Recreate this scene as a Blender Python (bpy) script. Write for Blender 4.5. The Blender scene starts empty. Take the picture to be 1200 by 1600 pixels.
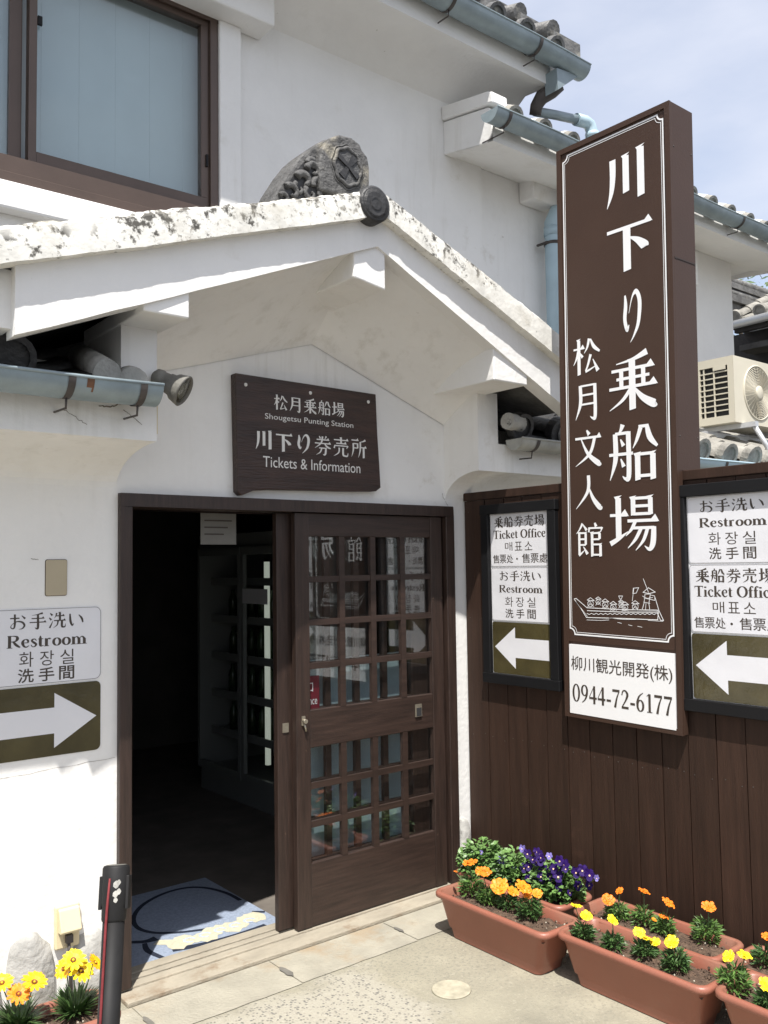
import bpy, bmesh, math, random
from mathutils import Vector, Matrix, noise as mnoise
random.seed(7)
S = bpy.context.scene
COL = S.collection
# ------------------------------------------------------------------ camera
F_PX, PITCH, ROLL, YAW, EYE = 1382.03, 0.0608191, -0.0147490, 0.6782770, 1.60
def cam_axes():
    cy, sy = math.cos(YAW), math.sin(YAW)
    w = Vector((sy*math.cos(PITCH), cy*math.cos(PITCH), math.sin(PITCH)))
    r = Vector((cy, -sy, 0)); u = r.cross(w)
    c, s = math.cos(ROLL), math.sin(ROLL)
    return c*r+s*u, -s*r+c*u, w
CR, CU, CW = cam_axes()
CO = Vector((0, 0, EYE))
cam = bpy.data.cameras.new('camera'); cam.sensor_fit = 'VERTICAL'; cam.sensor_height = 36
cam.lens = F_PX/1600*36; cam.clip_end = 500; cam.clip_start = .05
camo = bpy.data.objects.new('camera', cam); COL.objects.link(camo)
camo.matrix_world = Matrix(((CR.x, CU.x, -CW.x, 0), (CR.y, CU.y, -CW.y, 0), (CR.z, CU.z, -CW.z, EYE), (0, 0, 0, 1)))
S.camera = camo
# ------------------------------------------------------------------ light
SUNDIR = Vector((0.78, 1.0, -2.45)).normalized()
sl = bpy.data.lights.new('sun', 'SUN'); sl.energy = 5.0; sl.angle = math.radians(.5); sl.color = (1, .965, .91)
so = bpy.data.objects.new('sun', sl); COL.objects.link(so); so.location = (-4, -6, 14)
so.rotation_euler = SUNDIR.to_track_quat('-Z', 'Y').to_euler()
wd = bpy.data.worlds.new('World'); S.world = wd; wd.use_nodes = True
nt = wd.node_tree; bg = nt.nodes['Background']; bg.inputs['Strength'].default_value = .15
sky = nt.nodes.new('ShaderNodeTexSky'); sky.sky_type = 'NISHITA'; sky.sun_disc = False
sky.sun_elevation = math.radians(62.6); sky.sun_rotation = math.atan2(-.78, -1.0)
sky.air_density = 1.0; sky.dust_density = 2.0; sky.ozone_density = 1.0
tc = nt.nodes.new('ShaderNodeTexCoord'); mp = nt.nodes.new('ShaderNodeMapping'); mp.inputs['Scale'].default_value = (1.0, 1.0, 2.6)
mp.inputs['Rotation'].default_value = (.5, .3, .4)
n1 = nt.nodes.new('ShaderNodeTexNoise'); n1.inputs['Scale'].default_value = 1.6; n1.inputs['Detail'].default_value = 7; n1.inputs['Roughness'].default_value = .52
cr = nt.nodes.new('ShaderNodeValToRGB'); cr.color_ramp.elements[0].position = .34; cr.color_ramp.elements[1].position = .60
cr.color_ramp.elements[0].color = (.34, .34, .34, 1); cr.color_ramp.elements[1].color = (.93, .93, .93, 1)
mx = nt.nodes.new('ShaderNodeMixRGB'); mx.inputs[2].default_value = (4.3, 4.45, 5.0, 1)
L = nt.links.new
L(tc.outputs['Generated'], mp.inputs['Vector']); L(mp.outputs['Vector'], n1.inputs['Vector']); L(n1.outputs['Fac'], cr.inputs['Fac'])
L(cr.outputs['Color'], mx.inputs[0]); L(sky.outputs['Color'], mx.inputs[1]); L(mx.outputs['Color'], bg.inputs['Color'])
S.view_settings.view_transform = 'Standard'; S.view_settings.look = 'None'; S.view_settings.exposure = .50
S.render.engine = 'CYCLES'; S.cycles.max_bounces = 8; S.cycles.use_denoising = True
S.render.resolution_x, S.render.resolution_y = 768, 1024
# ------------------------------------------------------------------ measuring helpers
def ray(x, y): return (x-600)*CR - (y-800)*CU + F_PX*CW
def P(x, y, ax, v):
    d = ray(x, y); return CO + d*((v-CO[ax])/d[ax])
def SL(x, y):                                        # the porch front, turned a little against the wall
    k = .032; n = Vector((-k, 1, 0)); d = ray(x, y)
    return CO + d*((2.6824 - CO.dot(n))/d.dot(n))
def SY(x): return 2.6824 + .032*x
# ------------------------------------------------------------------ materials
def mat(name, col, rough=.6, var=.15, vscale=6, bump=.0, bscale=60, stretch=(1, 1, 1), metal=0, spec=.5, col2=None, emit=None, detail=5):
    m = bpy.data.materials.new(name); m.use_nodes = True; n = m.node_tree; b = n.nodes['Principled BSDF']; k = n.links.new
    b.inputs['Roughness'].default_value = rough; b.inputs['Metallic'].default_value = metal
    b.inputs['Specular IOR Level'].default_value = spec
    t = n.nodes.new('ShaderNodeTexCoord'); mpn = n.nodes.new('ShaderNodeMapping'); mpn.inputs['Scale'].default_value = stretch
    k(t.outputs['Object'], mpn.inputs['Vector'])
    no = n.nodes.new('ShaderNodeTexNoise'); no.inputs['Scale'].default_value = vscale; no.inputs['Detail'].default_value = detail; no.inputs['Roughness'].default_value = .6
    k(mpn.outputs['Vector'], no.inputs['Vector'])
    r = n.nodes.new('ShaderNodeValToRGB'); r.color_ramp.elements[0].position = .3; r.color_ramp.elements[1].position = .7
    c2 = col2 or tuple(c*(1-var) for c in col); c1 = tuple(min(1, c*(1+var*.5)) for c in col)
    r.color_ramp.elements[0].color = (*c2, 1); r.color_ramp.elements[1].color = (*c1, 1)
    k(no.outputs['Fac'], r.inputs['Fac']); k(r.outputs['Color'], b.inputs['Base Color'])
    if bump:
        nb = n.nodes.new('ShaderNodeTexNoise'); nb.inputs['Scale'].default_value = bscale; nb.inputs['Detail'].default_value = 6
        k(mpn.outputs['Vector'], nb.inputs['Vector'])
        bu = n.nodes.new('ShaderNodeBump'); bu.inputs['Strength'].default_value = bump; bu.inputs['Distance'].default_value = .02
        k(nb.outputs['Fac'], bu.inputs['Height']); k(bu.outputs['Normal'], b.inputs['Normal'])
    if emit:
        b.inputs['Emission Color'].default_value = (*emit[0], 1); b.inputs['Emission Strength'].default_value = emit[1]
    return m
def spots(m, col, scale, lo, hi, mask_scale=1.5, mask_lo=.45, mask_hi=.6, zline=None, stretch=None):
    """Dark patches with a shape of their own over a material's colour."""
    n = m.node_tree; k = n.links.new; b = n.nodes['Principled BSDF']; src = b.inputs['Base Color'].links[0].from_socket
    t = n.nodes.new('ShaderNodeTexCoord')
    a = n.nodes.new('ShaderNodeTexNoise'); a.inputs['Scale'].default_value = scale; a.inputs['Detail'].default_value = 8; a.inputs['Roughness'].default_value = .65
    c = n.nodes.new('ShaderNodeTexNoise'); c.inputs['Scale'].default_value = mask_scale; c.inputs['Detail'].default_value = 2
    if stretch:
        sm_ = n.nodes.new('ShaderNodeMapping'); sm_.inputs['Scale'].default_value = stretch; k(t.outputs['Object'], sm_.inputs['Vector']); k(sm_.outputs['Vector'], a.inputs['Vector'])
    else: k(t.outputs['Object'], a.inputs['Vector'])
    k(t.outputs['Object'], c.inputs['Vector'])
    r1 = n.nodes.new('ShaderNodeMapRange'); r1.inputs[1].default_value = lo; r1.inputs[2].default_value = hi
    r2 = n.nodes.new('ShaderNodeMapRange'); r2.inputs[1].default_value = mask_lo; r2.inputs[2].default_value = mask_hi
    k(c.outputs['Fac'], r2.inputs[0])
    if zline:                                         # more growth towards a weathered upper edge: z - (z0 + s*|x-x0|)
        x0, z0, s, g = zline
        sp = n.nodes.new('ShaderNodeSeparateXYZ'); k(t.outputs['Object'], sp.inputs[0])
        def mth(op, a_, b_):
            q = n.nodes.new('ShaderNodeMath'); q.operation = op
            for i, v in enumerate((a_, b_)):
                if v is None: continue
                if isinstance(v, (int, float)): q.inputs[i].default_value = v
                else: k(v, q.inputs[i])
            return q.outputs[0]
        ax = mth('ABSOLUTE', mth('SUBTRACT', sp.outputs[0], x0), None)
        h = mth('SUBTRACT', sp.outputs[2], mth('ADD', mth('MULTIPLY', ax, s), z0))
        f = mth('ADD', a.outputs['Fac'], mth('MULTIPLY', h, g)); k(f, r1.inputs[0])
    else: k(a.outputs['Fac'], r1.inputs[0])
    ml = n.nodes.new('ShaderNodeMath'); ml.operation = 'MULTIPLY'; k(r1.outputs[0], ml.inputs[0]); k(r2.outputs[0], ml.inputs[1])
    x = n.nodes.new('ShaderNodeMixRGB'); x.inputs[2].default_value = (*col, 1)
    k(ml.outputs[0], x.inputs[0]); k(src, x.inputs[1]); k(x.outputs[0], b.inputs['Base Color'])
    return m
M = {}
M['plaster'] = mat('plaster', (.805, .795, .77), .85, .06, 2.5, .15, 35)
spots(M['plaster'], (.52, .48, .40), 7, .56, .78, 1.3, .52, .72)
spots(M['plaster'], (.60, .58, .53), 2.2, .52, .80, 1.0, .45, .65, None, (6, 6, .5))
spots(M['plaster'], (.40, .37, .31), 30, .68, .76, 3, .52, .62)
M['cap'] = mat('cap_plaster', (.75, .735, .68), .9, .16, 12, .16, 40)
spots(M['cap'], (.085, .080, .070), 26, .465, .545, 3.4, .42, .47, (.905, 3.124, -.345, 1.15))
spots(M['cap'], (.44, .41, .34), 9, .50, .72, 2.6, .44, .60)
spots(M['cap'], (.33, .31, .27), 45, .56, .66, 5, .42, .56)
M['wood'] = mat('dark_wood', (.036, .0210, .0158), .48, .45, 5, .15, 30, (14, 14, 1))
M['woodh'] = mat('dark_wood_across', (.036, .0210, .0158), .48, .45, 5, .15, 30, (1, 14, 14))
spots(M['wood'], (.20, .13, .08), 40, .66, .74, 6, .5, .62)
M['fence'] = mat('fence_stain', (.039, .0205, .0135), .6, .30, 4, .12, 24, (7, 7, .55), spec=.25)
spots(M['fence'], (.070, .036, .025), 9, .62, .78, 1.4, .55, .7)
spots(M['fence'], (.02, .012, .01), 26, .69, .73, 4, .45, .6)
M['fenceb'] = mat('fence_stain_faded', (.045, .0235, .0155), .65, .34, 4, .12, 24, (7, 7, .55), spec=.25)
spots(M['fenceb'], (.075, .038, .026), 7, .58, .76, 1.6, .5, .64)
M['fencec'] = mat('fence_stain_deep', (.035, .0185, .0122), .6, .30, 5, .12, 24, (8, 8, .5), spec=.25)
spots(M['fencec'], (.02, .012, .01), 22, .68, .73, 4, .45, .6)
M['signbrown'] = mat('brown_sign_paint', (.053, .0295, .0205), .5, .10, 3, .05, 120, spec=.3)
M['vinyl'] = mat('white_vinyl', (.80, .80, .80), .35, .02, 4)
M['paper'] = mat('laminated_paper', (.73, .73, .755), .22, .05, 3, .35, 3.0)
M['arrowbg'] = mat('olive_laminate', (.075, .062, .026), .18, .35, 5, .5, 5.0)
M['ink'] = mat('brown_ink', (.055, .042, .032), .5, .25, 8)
M['black'] = mat('black_frame_paint', (.008, .008, .009), .55, .2, 6, spec=.25)
M['boardwood'] = mat('engraved_board_wood', (.040, .020, .014), .42, .55, 3, .25, 14, (1.2, 8, 9))
M['carved'] = mat('carved_white_paint', (.72, .71, .68), .6, .08, 30)
M['gutter'] = mat('galvanised_gutter', (.27, .33, .355), .42, .22, 7, .05, 50, metal=.15)
M['gutterold'] = mat('grey_weathered_gutter', (.36, .36, .33), .5, .25, 12)
M['pipe'] = mat('pale_blue_pipe', (.40, .53, .60), .4, .08, 5)
M['iron'] = mat('dark_iron', (.07, .06, .055), .6, .3, 20)
M['rust'] = mat('rusty_band', (.16, .075, .04), .8, .4, 30)
M['tile'] = mat('smoked_roof_tile', (.150, .147, .140), .55, .5, 9, .4, 40)
spots(M['tile'], (.38, .36, .30), 14, .55, .72, 2.5, .42, .6)
M['tilelight'] = mat('weathered_pale_tile', (.30, .285, .25), .75, .45, 9, .5, 40)
M['ornament'] = mat('ornament_clay', (.105, .103, .10), .75, .45, 14, .6, 50)
spots(M['ornament'], (.40, .36, .27), 9, .50, .70, 3.5, .48, .6)
spots(M['ornament'], (.05, .05, .05), 30, .60, .68, 5, .45, .6)
M['emblemclay'] = mat('emblem_clay', (.085, .085, .085), .7, .4, 30, .4, 90)
M['darkclay'] = mat('dark_clay', (.035, .034, .034), .5, .4, 20, .3, 50)
M['terracotta'] = mat('terracotta_plastic', (.30, .112, .074), .42, .10, 4, .06, 120)
spots(M['terracotta'], (.27, .15, .105), 5, .48, .75, 2.0, .42, .65)
spots(M['terracotta'], (.16, .095, .065), 40, .62, .70, 6, .50, .6)
M['soil'] = mat('potting_soil', (.125, .080, .053), .95, .6, 45, 1.0, 70)
M['leaf'] = mat('marigold_leaf', (.125, .23, .055), .5, .5, 25)
M['leafdark'] = mat('dark_leaf', (.075, .15, .042), .5, .5, 25)
M['leafpansy'] = mat('pansy_leaf', (.13, .24, .065), .45, .5, 22)
M['leafgaz'] = mat('gazania_leaf', (.055, .11, .028), .45, .5, 25)
M['stem'] = mat('green_stem', (.09, .15, .05), .5, .3, 20)
M['orange'] = mat('orange_petal', (.86, .21, .010), .55, .25, 60)
M['amber'] = mat('amber_petal', (.88, .27, .010), .55, .2, 60)
M['yellow'] = mat('yellow_petal', (.90, .66, .012), .55, .15, 60)
M['gold'] = mat('golden_petal', (.92, .48, .010), .5, .22, 70)
M['purple'] = mat('purple_petal', (.019, .0025, .085), .6, .4, 60, spec=.2)
M['lilac'] = mat('lilac_petal', (.15, .12, .36), .5, .3, 60)
M['eye'] = mat('flower_eye', (.75, .50, .30), .6, .2, 60)
M['brownring'] = mat('flower_ring', (.18, .05, .01), .6, .2, 60)
M['acbody'] = mat('cream_casing', (.62, .575, .46), .4, .05, 3)
M['dark'] = mat('dark_void', (.03, .03, .032), .8, .3, 5)
M['alu'] = mat('aluminium', (.62, .63, .64), .35, .1, 10, metal=.4)
M['rubber'] = mat('black_post_plastic', (.016, .0155, .0155), .6, .35, 9, spec=.25)
M['red'] = mat('red_tape', (.20, .035, .038), .7, .4, 25, spec=.2)
M['redplate'] = mat('red_plate', (.16, .012, .025), .4, .1, 5)
M['cream'] = mat('cream_plastic', (.70, .60, .38), .45, .06, 8)
M['beigeplate'] = mat('beige_plate', (.42, .36, .25), .5, .08, 6)
M['stone'] = mat('foundation_stone', (.44, .43, .40), .85, .3, 8, .8, 18)
spots(M['stone'], (.05, .05, .05), 10, .60, .66, 5, .5, .6)
M['lampgrey'] = mat('weathered_lamp_housing', (.165, .158, .138), .65, .3, 25, .2, 80)
M['matblue'] = mat('blue_mat_pile', (.33, .39, .50), .95, .22, 90, .6, 300)
M['matdark'] = mat('navy_mat_pile', (.018, .026, .05), .95, .3, 90, .6, 300)
M['matcream'] = mat('cream_mat_pile', (.66, .62, .46), .95, .15, 90, .6, 300)
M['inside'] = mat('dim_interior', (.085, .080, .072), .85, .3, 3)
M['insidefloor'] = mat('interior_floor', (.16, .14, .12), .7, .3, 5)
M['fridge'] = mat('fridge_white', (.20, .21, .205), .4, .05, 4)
M['palepanel'] = mat('pale_backing_board', (.62, .645, .66), .6, .06, 5)
M['drape'] = mat('pinkish_drape', (.50, .40, .38), .8, .2, 10)
M['blind'] = mat('window_blind', (.50, .52, .53), .6, .14, 1.2)
M['brownalu'] = mat('brown_aluminium', (.095, .066, .052), .35, .15, 4, metal=.2)
M['bottle'] = mat('dark_bottle', (.03, .05, .025), .2, .6, 30)
M['brass'] = mat('worn_steel', (.42, .38, .30), .4, .3, 30, metal=.7)
M['threshold'] = mat('worn_threshold', (.36, .32, .25), .85, .2, 6, .25, 70, (1, 2.5, 2.5))
spots(M['threshold'], (.20, .13, .075), 8, .52, .7, 3, .45, .6)
M['slab'] = mat('stone_slab', (.36, .335, .27), .85, .22, 5, .35, 90)
spots(M['slab'], (.22, .20, .16), 6, .54, .74, 2.2, .45, .6)
spots(M['slab'], (.33, .25, .16), 3, .52, .7, 1.4, .48, .62)
M['lamp'] = mat('fridge_tube', (.8, .85, .75), .5, .02, 2, emit=((.9, 1, .85), .20))
M['treeleaf'] = mat('tree_leaf', (.075, .12, .04), .6, .5, 5)
M['bark'] = mat('bark', (.10, .08, .06), .9, .3, 10)
M['poster'] = mat('dark_poster', (.10, .07, .06), .5, .8, 8)
def glass(name, tint=(.9, .95, .95), refl=.06):
    m = bpy.data.materials.new(name); m.use_nodes = True; n = m.node_tree; n.nodes.clear(); k = n.links.new
    o = n.nodes.new('ShaderNodeOutputMaterial'); t = n.nodes.new('ShaderNodeBsdfTransparent'); t.inputs[0].default_value = (*tint, 1)
    g = n.nodes.new('ShaderNodeBsdfGlossy'); g.inputs['Roughness'].default_value = .0; g.inputs[0].default_value = (1, 1, 1, 1)
    f = n.nodes.new('ShaderNodeLayerWeight'); f.inputs[0].default_value = .5
    pw = n.nodes.new('ShaderNodeMath'); pw.operation = 'POWER'; pw.inputs[1].default_value = 4.0; k(f.outputs['Facing'], pw.inputs[0])
    ad = n.nodes.new('ShaderNodeMath'); ad.operation = 'MULTIPLY_ADD'; ad.inputs[1].default_value = .85; ad.inputs[2].default_value = refl; k(pw.outputs[0], ad.inputs[0])
    x = n.nodes.new('ShaderNodeMixShader'); k(ad.outputs[0], x.inputs[0]); k(t.outputs[0], x.inputs[1]); k(g.outputs[0], x.inputs[2]); k(x.outputs[0], o.inputs[0])
    return m
M['glass'] = glass('window_glass', (.90, .95, .96), .05)
M['doorglass'] = glass('door_glass', (.93, .95, .95), .075)
M['lens'] = glass('lamp_glass', (.8, .8, .75), .10)
def ground_mat():
    m = mat('concrete_yard', (.325, .30, .228), .9, .22, 3.5, .35, 140)
    spots(m, (.20, .19, .155), 70, .50, .66, 2.0, .30, .55)
    spots(m, (.40, .37, .29), 50, .56, .66, 3.0, .40, .60)
    spots(m, (.215, .20, .155), 3.0, .46, .68, 1.2, .38, .58)
    n = m.node_tree; k = n.links.new; b = n.nodes['Principled BSDF']; src = b.inputs['Base Color'].links[0].from_socket
    t = n.nodes.new('ShaderNodeTexCoord')
    v = n.nodes.new('ShaderNodeTexVoronoi'); v.inputs['Scale'].default_value = 95; v.feature = 'F1'
    nz = n.nodes.new('ShaderNodeTexNoise'); nz.inputs['Scale'].default_value = 30; nz.inputs['Detail'].default_value = 3
    k(t.outputs['Object'], v.inputs['Vector']); k(t.outputs['Object'], nz.inputs['Vector'])
    hs = n.nodes.new('ShaderNodeSeparateXYZ'); k(v.outputs['Color'], hs.inputs[0])
    rp = n.nodes.new('ShaderNodeValToRGB'); e = rp.color_ramp.elements
    e[0].position = 0; e[0].color = (.15, .145, .13, 1); e[1].position = 1; e[1].color = (.40, .375, .31, 1)
    e.new(.26).color = (.18, .17, .15, 1); e.new(.40).color = (.33, .305, .25, 1)
    k(hs.outputs[0], rp.inputs[0])
    de = n.nodes.new('ShaderNodeMapRange'); de.inputs[1].default_value = .35; de.inputs[2].default_value = .62; k(v.outputs['Distance'], de.inputs[0])
    peb = n.nodes.new('ShaderNodeMixRGB'); k(de.outputs[0], peb.inputs[0]); k(rp.outputs[0], peb.inputs[1]); peb.inputs[2].default_value = (.37, .345, .28, 1)
    s = n.nodes.new('ShaderNodeSeparateXYZ'); k(t.outputs['Object'], s.inputs[0])
    def mth(op, *a):
        q = n.nodes.new('ShaderNodeMath'); q.operation = op
        for i, x_ in enumerate(a):
            if isinstance(x_, (int, float)): q.inputs[i].default_value = x_
            else: k(x_, q.inputs[i])
        return q.outputs[0]
    lo = n.nodes.new('ShaderNodeTexNoise'); lo.inputs['Scale'].default_value = 5; lo.inputs['Detail'].default_value = 6; k(t.outputs['Object'], lo.inputs['Vector'])
    wob = mth('ADD', mth('MULTIPLY', mth('SUBTRACT', nz.outputs['Fac'], .5), .12), mth('MULTIPLY', mth('SUBTRACT', lo.outputs['Fac'], .5), .34))
    def soft(lim, val, w_):
        q = n.nodes.new('ShaderNodeMapRange'); q.inputs[1].default_value = lim+w_; q.inputs[2].default_value = lim-w_; k(val, q.inputs[0]); return q.outputs[0]
    mk = mth('MULTIPLY', soft(2.17, mth('ADD', s.outputs[0], wob), .05), soft(2.90, mth('ADD', s.outputs[1], wob), .05))
    mi = n.nodes.new('ShaderNodeMixRGB'); k(mk, mi.inputs[0]); k(src, mi.inputs[1]); k(peb.outputs[0], mi.inputs[2]); k(mi.outputs[0], b.inputs['Base Color'])
    return m
M['ground'] = ground_mat()
# ------------------------------------------------------------------ mesh builder
XP, YP, ZP = Vector((1, 0, 0)), Vector((0, 1, 0)), Vector((0, 0, 1))
class MB:
    def __init__(s): s.v = []; s.f = []; s.m = []; s.sm = []
    def add(s, vs, fs, mi=0, smooth=False):
        b = len(s.v); s.v += [Vector(x) for x in vs]
        for f in fs: s.f.append([b+i for i in f]); s.m.append(mi); s.sm.append(smooth)
    def box(s, a, b, mi=0):
        x0, y0, z0 = a; x1, y1, z1 = b
        s.add([(x0, y0, z0), (x1, y0, z0), (x1, y1, z0), (x0, y1, z0), (x0, y0, z1), (x1, y0, z1), (x1, y1, z1), (x0, y1, z1)],
              [(0, 3, 2, 1), (4, 5, 6, 7), (0, 1, 5, 4), (1, 2, 6, 5), (2, 3, 7, 6), (3, 0, 4, 7)], mi)
    def fbox(s, fr, a, b, mi=0):                       # box in a frame (O,U,V,N)
        O, U, V, N = fr
        u0, v0, n0 = a; u1, v1, n1 = b
        q = [O+U*u+V*v+N*w for w in (n0, n1) for (u, v) in ((u0, v0), (u1, v0), (u1, v1), (u0, v1))]
        s.add(q, [(0, 3, 2, 1), (4, 5, 6, 7), (0, 1, 5, 4), (1, 2, 6, 5), (2, 3, 7, 6), (3, 0, 4, 7)], mi)
    def prism(s, poly, d, mi=0, smooth=False):          # polygon (3D points) pushed along d
        n = len(poly); d = Vector(d); a = [Vector(p) for p in poly]; b = [p+d for p in a]
        s.add(a+b, [list(range(n))[::-1], list(range(n, 2*n))], mi)
        s.add(a+b, [(i, (i+1) % n, n+(i+1) % n, n+i) for i in range(n)], mi, smooth)
    def tube(s, pts, r, seg=10, mi=0, caps=True):
        pts = [Vector(p) for p in pts]; rs = r if isinstance(r, (list, tuple)) else [r]*len(pts)
        base = len(s.v); ref = None
        for i, p in enumerate(pts):
            t = (pts[min(i+1, len(pts)-1)]-pts[max(i-1, 0)]).normalized()
            if ref is None: ref = t.orthogonal().normalized()
            ref = (ref - t*ref.dot(t)).normalized(); bn = t.cross(ref)
            for k in range(seg):
                a = 2*math.pi*k/seg; s.v.append(p+(ref*math.cos(a)+bn*math.sin(a))*rs[i])
        for i in range(len(pts)-1):
            for k in range(seg):
                a = base+i*seg+k; b_ = base+i*seg+(k+1) % seg
                s.f.append([a, b_, b_+seg, a+seg]); s.m.append(mi); s.sm.append(True)
        if caps:
            s.f.append([base+k for k in range(seg)][::-1]); s.m.append(mi); s.sm.append(False)
            e = base+(len(pts)-1)*seg; s.f.append([e+k for k in range(seg)]); s.m.append(mi); s.sm.append(False)
    def lathe(s, c, axis, prof, seg=24, mi=0):          # prof: (along, radius)
        axis = Vector(axis).normalized(); a = axis.orthogonal().normalized(); b = axis.cross(a); base = len(s.v); c = Vector(c)
        for h, r in prof:
            for k in range(seg):
                t = 2*math.pi*k/seg; s.v.append(c+axis*h+(a*math.cos(t)+b*math.sin(t))*r)
        for i in range(len(prof)-1):
            for k in range(seg):
                q = base+i*seg+k; w = base+i*seg+(k+1) % seg
                s.f.append([q, w, w+seg, q+seg]); s.m.append(mi); s.sm.append(True)
        s.f.append([base+k for k in range(seg)][::-1]); s.m.append(mi); s.sm.append(False)
        e = base+(len(prof)-1)*seg; s.f.append([e+k for k in range(seg)]); s.m.append(mi); s.sm.append(False)
    def grid(s, rows, mi=0, smooth=True):
        b = len(s.v); n = len(rows[0])
        for r in rows: s.v += [Vector(p) for p in r]
        for i in range(len(rows)-1):
            for j in range(n-1):
                s.f.append([b+i*n+j, b+i*n+j+1, b+(i+1)*n+j+1, b+(i+1)*n+j]); s.m.append(mi); s.sm.append(smooth)
    def build(s, name, mats, parent=None, bevel=0, seg=2, local=False):
        org = parent_world(parent) if (parent and not local) else Vector((0, 0, 0))
        me = bpy.data.meshes.new(name)
        me.from_pydata([tuple(v-org) for v in s.v], [], s.f)
        if not isinstance(mats, (list, tuple)): mats = [mats]
        for m_ in mats: me.materials.append(M[m_] if isinstance(m_, str) else m_)
        me.polygons.foreach_set('material_index', s.m); me.polygons.foreach_set('use_smooth', s.sm); me.update()
        o = bpy.data.objects.new(name, me); COL.objects.link(o)
        if parent: o.parent = parent
        if bevel:
            bm = bmesh.new(); bm.from_mesh(me)
            bmesh.ops.remove_doubles(bm, verts=bm.verts, dist=1e-5)
            bmesh.ops.recalc_face_normals(bm, faces=bm.faces)
            bm.to_mesh(me); bm.free()
            bv = o.modifiers.new('bevel', 'BEVEL'); bv.width = bevel; bv.segments = seg; bv.limit_method = 'ANGLE'; bv.angle_limit = math.radians(35)
        return o
def parent_world(p):
    v = Vector((0, 0, 0))
    while p: v += p.location; p = p.parent
    return v
def thing(name, label, cat, loc, group=None):
    o = bpy.data.objects.new(name, None); COL.objects.link(o); o.location = loc; o.empty_display_size = .1
    return tag(o, label, cat, group)
def tag(o, label, cat, group=None):
    o['label'] = label; o['category'] = cat
    if group: o['group'] = group
    return o
def structure(o): o['kind'] = 'structure'; return o
# ------------------------------------------------------------------ brush lettering (strokes of varying width)
def smooth_pts(p, n=7):
    if len(p) < 3: return p
    q = [p[0]]+list(p)+[p[-1]]; out = []
    for i in range(1, len(q)-2):
        for k in range(n):
            t = k/n; t2, t3 = t*t, t*t*t
            out.append(tuple(.5*(2*q[i][c]+(q[i+1][c]-q[i-1][c])*t+(2*q[i-1][c]-5*q[i][c]+4*q[i+1][c]-q[i+2][c])*t2+(3*q[i][c]-q[i-1][c]-3*q[i+1][c]+q[i+2][c])*t3) for c in range(3)))
    out.append(p[-1]); return out
def strip(pts):
    pts = smooth_pts(pts); n = len(pts); Lp, Rp = [], []
    for i, (x, y, w) in enumerate(pts):
        a = pts[max(i-1, 0)]; b = pts[min(i+1, n-1)]; dx, dy = b[0]-a[0], b[1]-a[1]; l = math.hypot(dx, dy) or 1
        h = max(w, .3)/2; Lp.append((x-dy/l*h, y+dx/l*h)); Rp.append((x+dy/l*h, y-dx/l*h))
    return [[Lp[i], Rp[i], Rp[i+1], Lp[i+1]] for i in range(n-1)]
def H(x0, x1, y, w=4.2, k=1): return ('H', x0, x1, y, w, k)
def V(x, y1, y0, w=10): return ('V', x, y1, y0, w)
def D(*p): return ('P', p)
def stroke_polys(s, wm=1.0):
    if s[0] == 'H':
        _, a, b, y, w, k = s; w = w*wm*1.12
        r = [[(a, y-w/2), (b, y-w/2), (b, y+w/2), (a, y+w/2)]]
        if k: r.append([(b-13, y+w/2), (b-5, y+w/2+8), (b+3, y-w/2)])
        return [r[0]] + ([r[1]] if k else [])
    if s[0] == 'V':
        _, x, y1, y0, w = s; w = w*wm
        return [[(x-w/2, y0), (x+w/2, y0+2), (x+w/2, y1-2), (x-w/2, y1)], [(x-w/2-3, y1+1), (x-w/2+1, y1-6), (x+w/2+2, y1+3)]]
    return strip([(x, y, w*wm) for x, y, w in s[1]])
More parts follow.
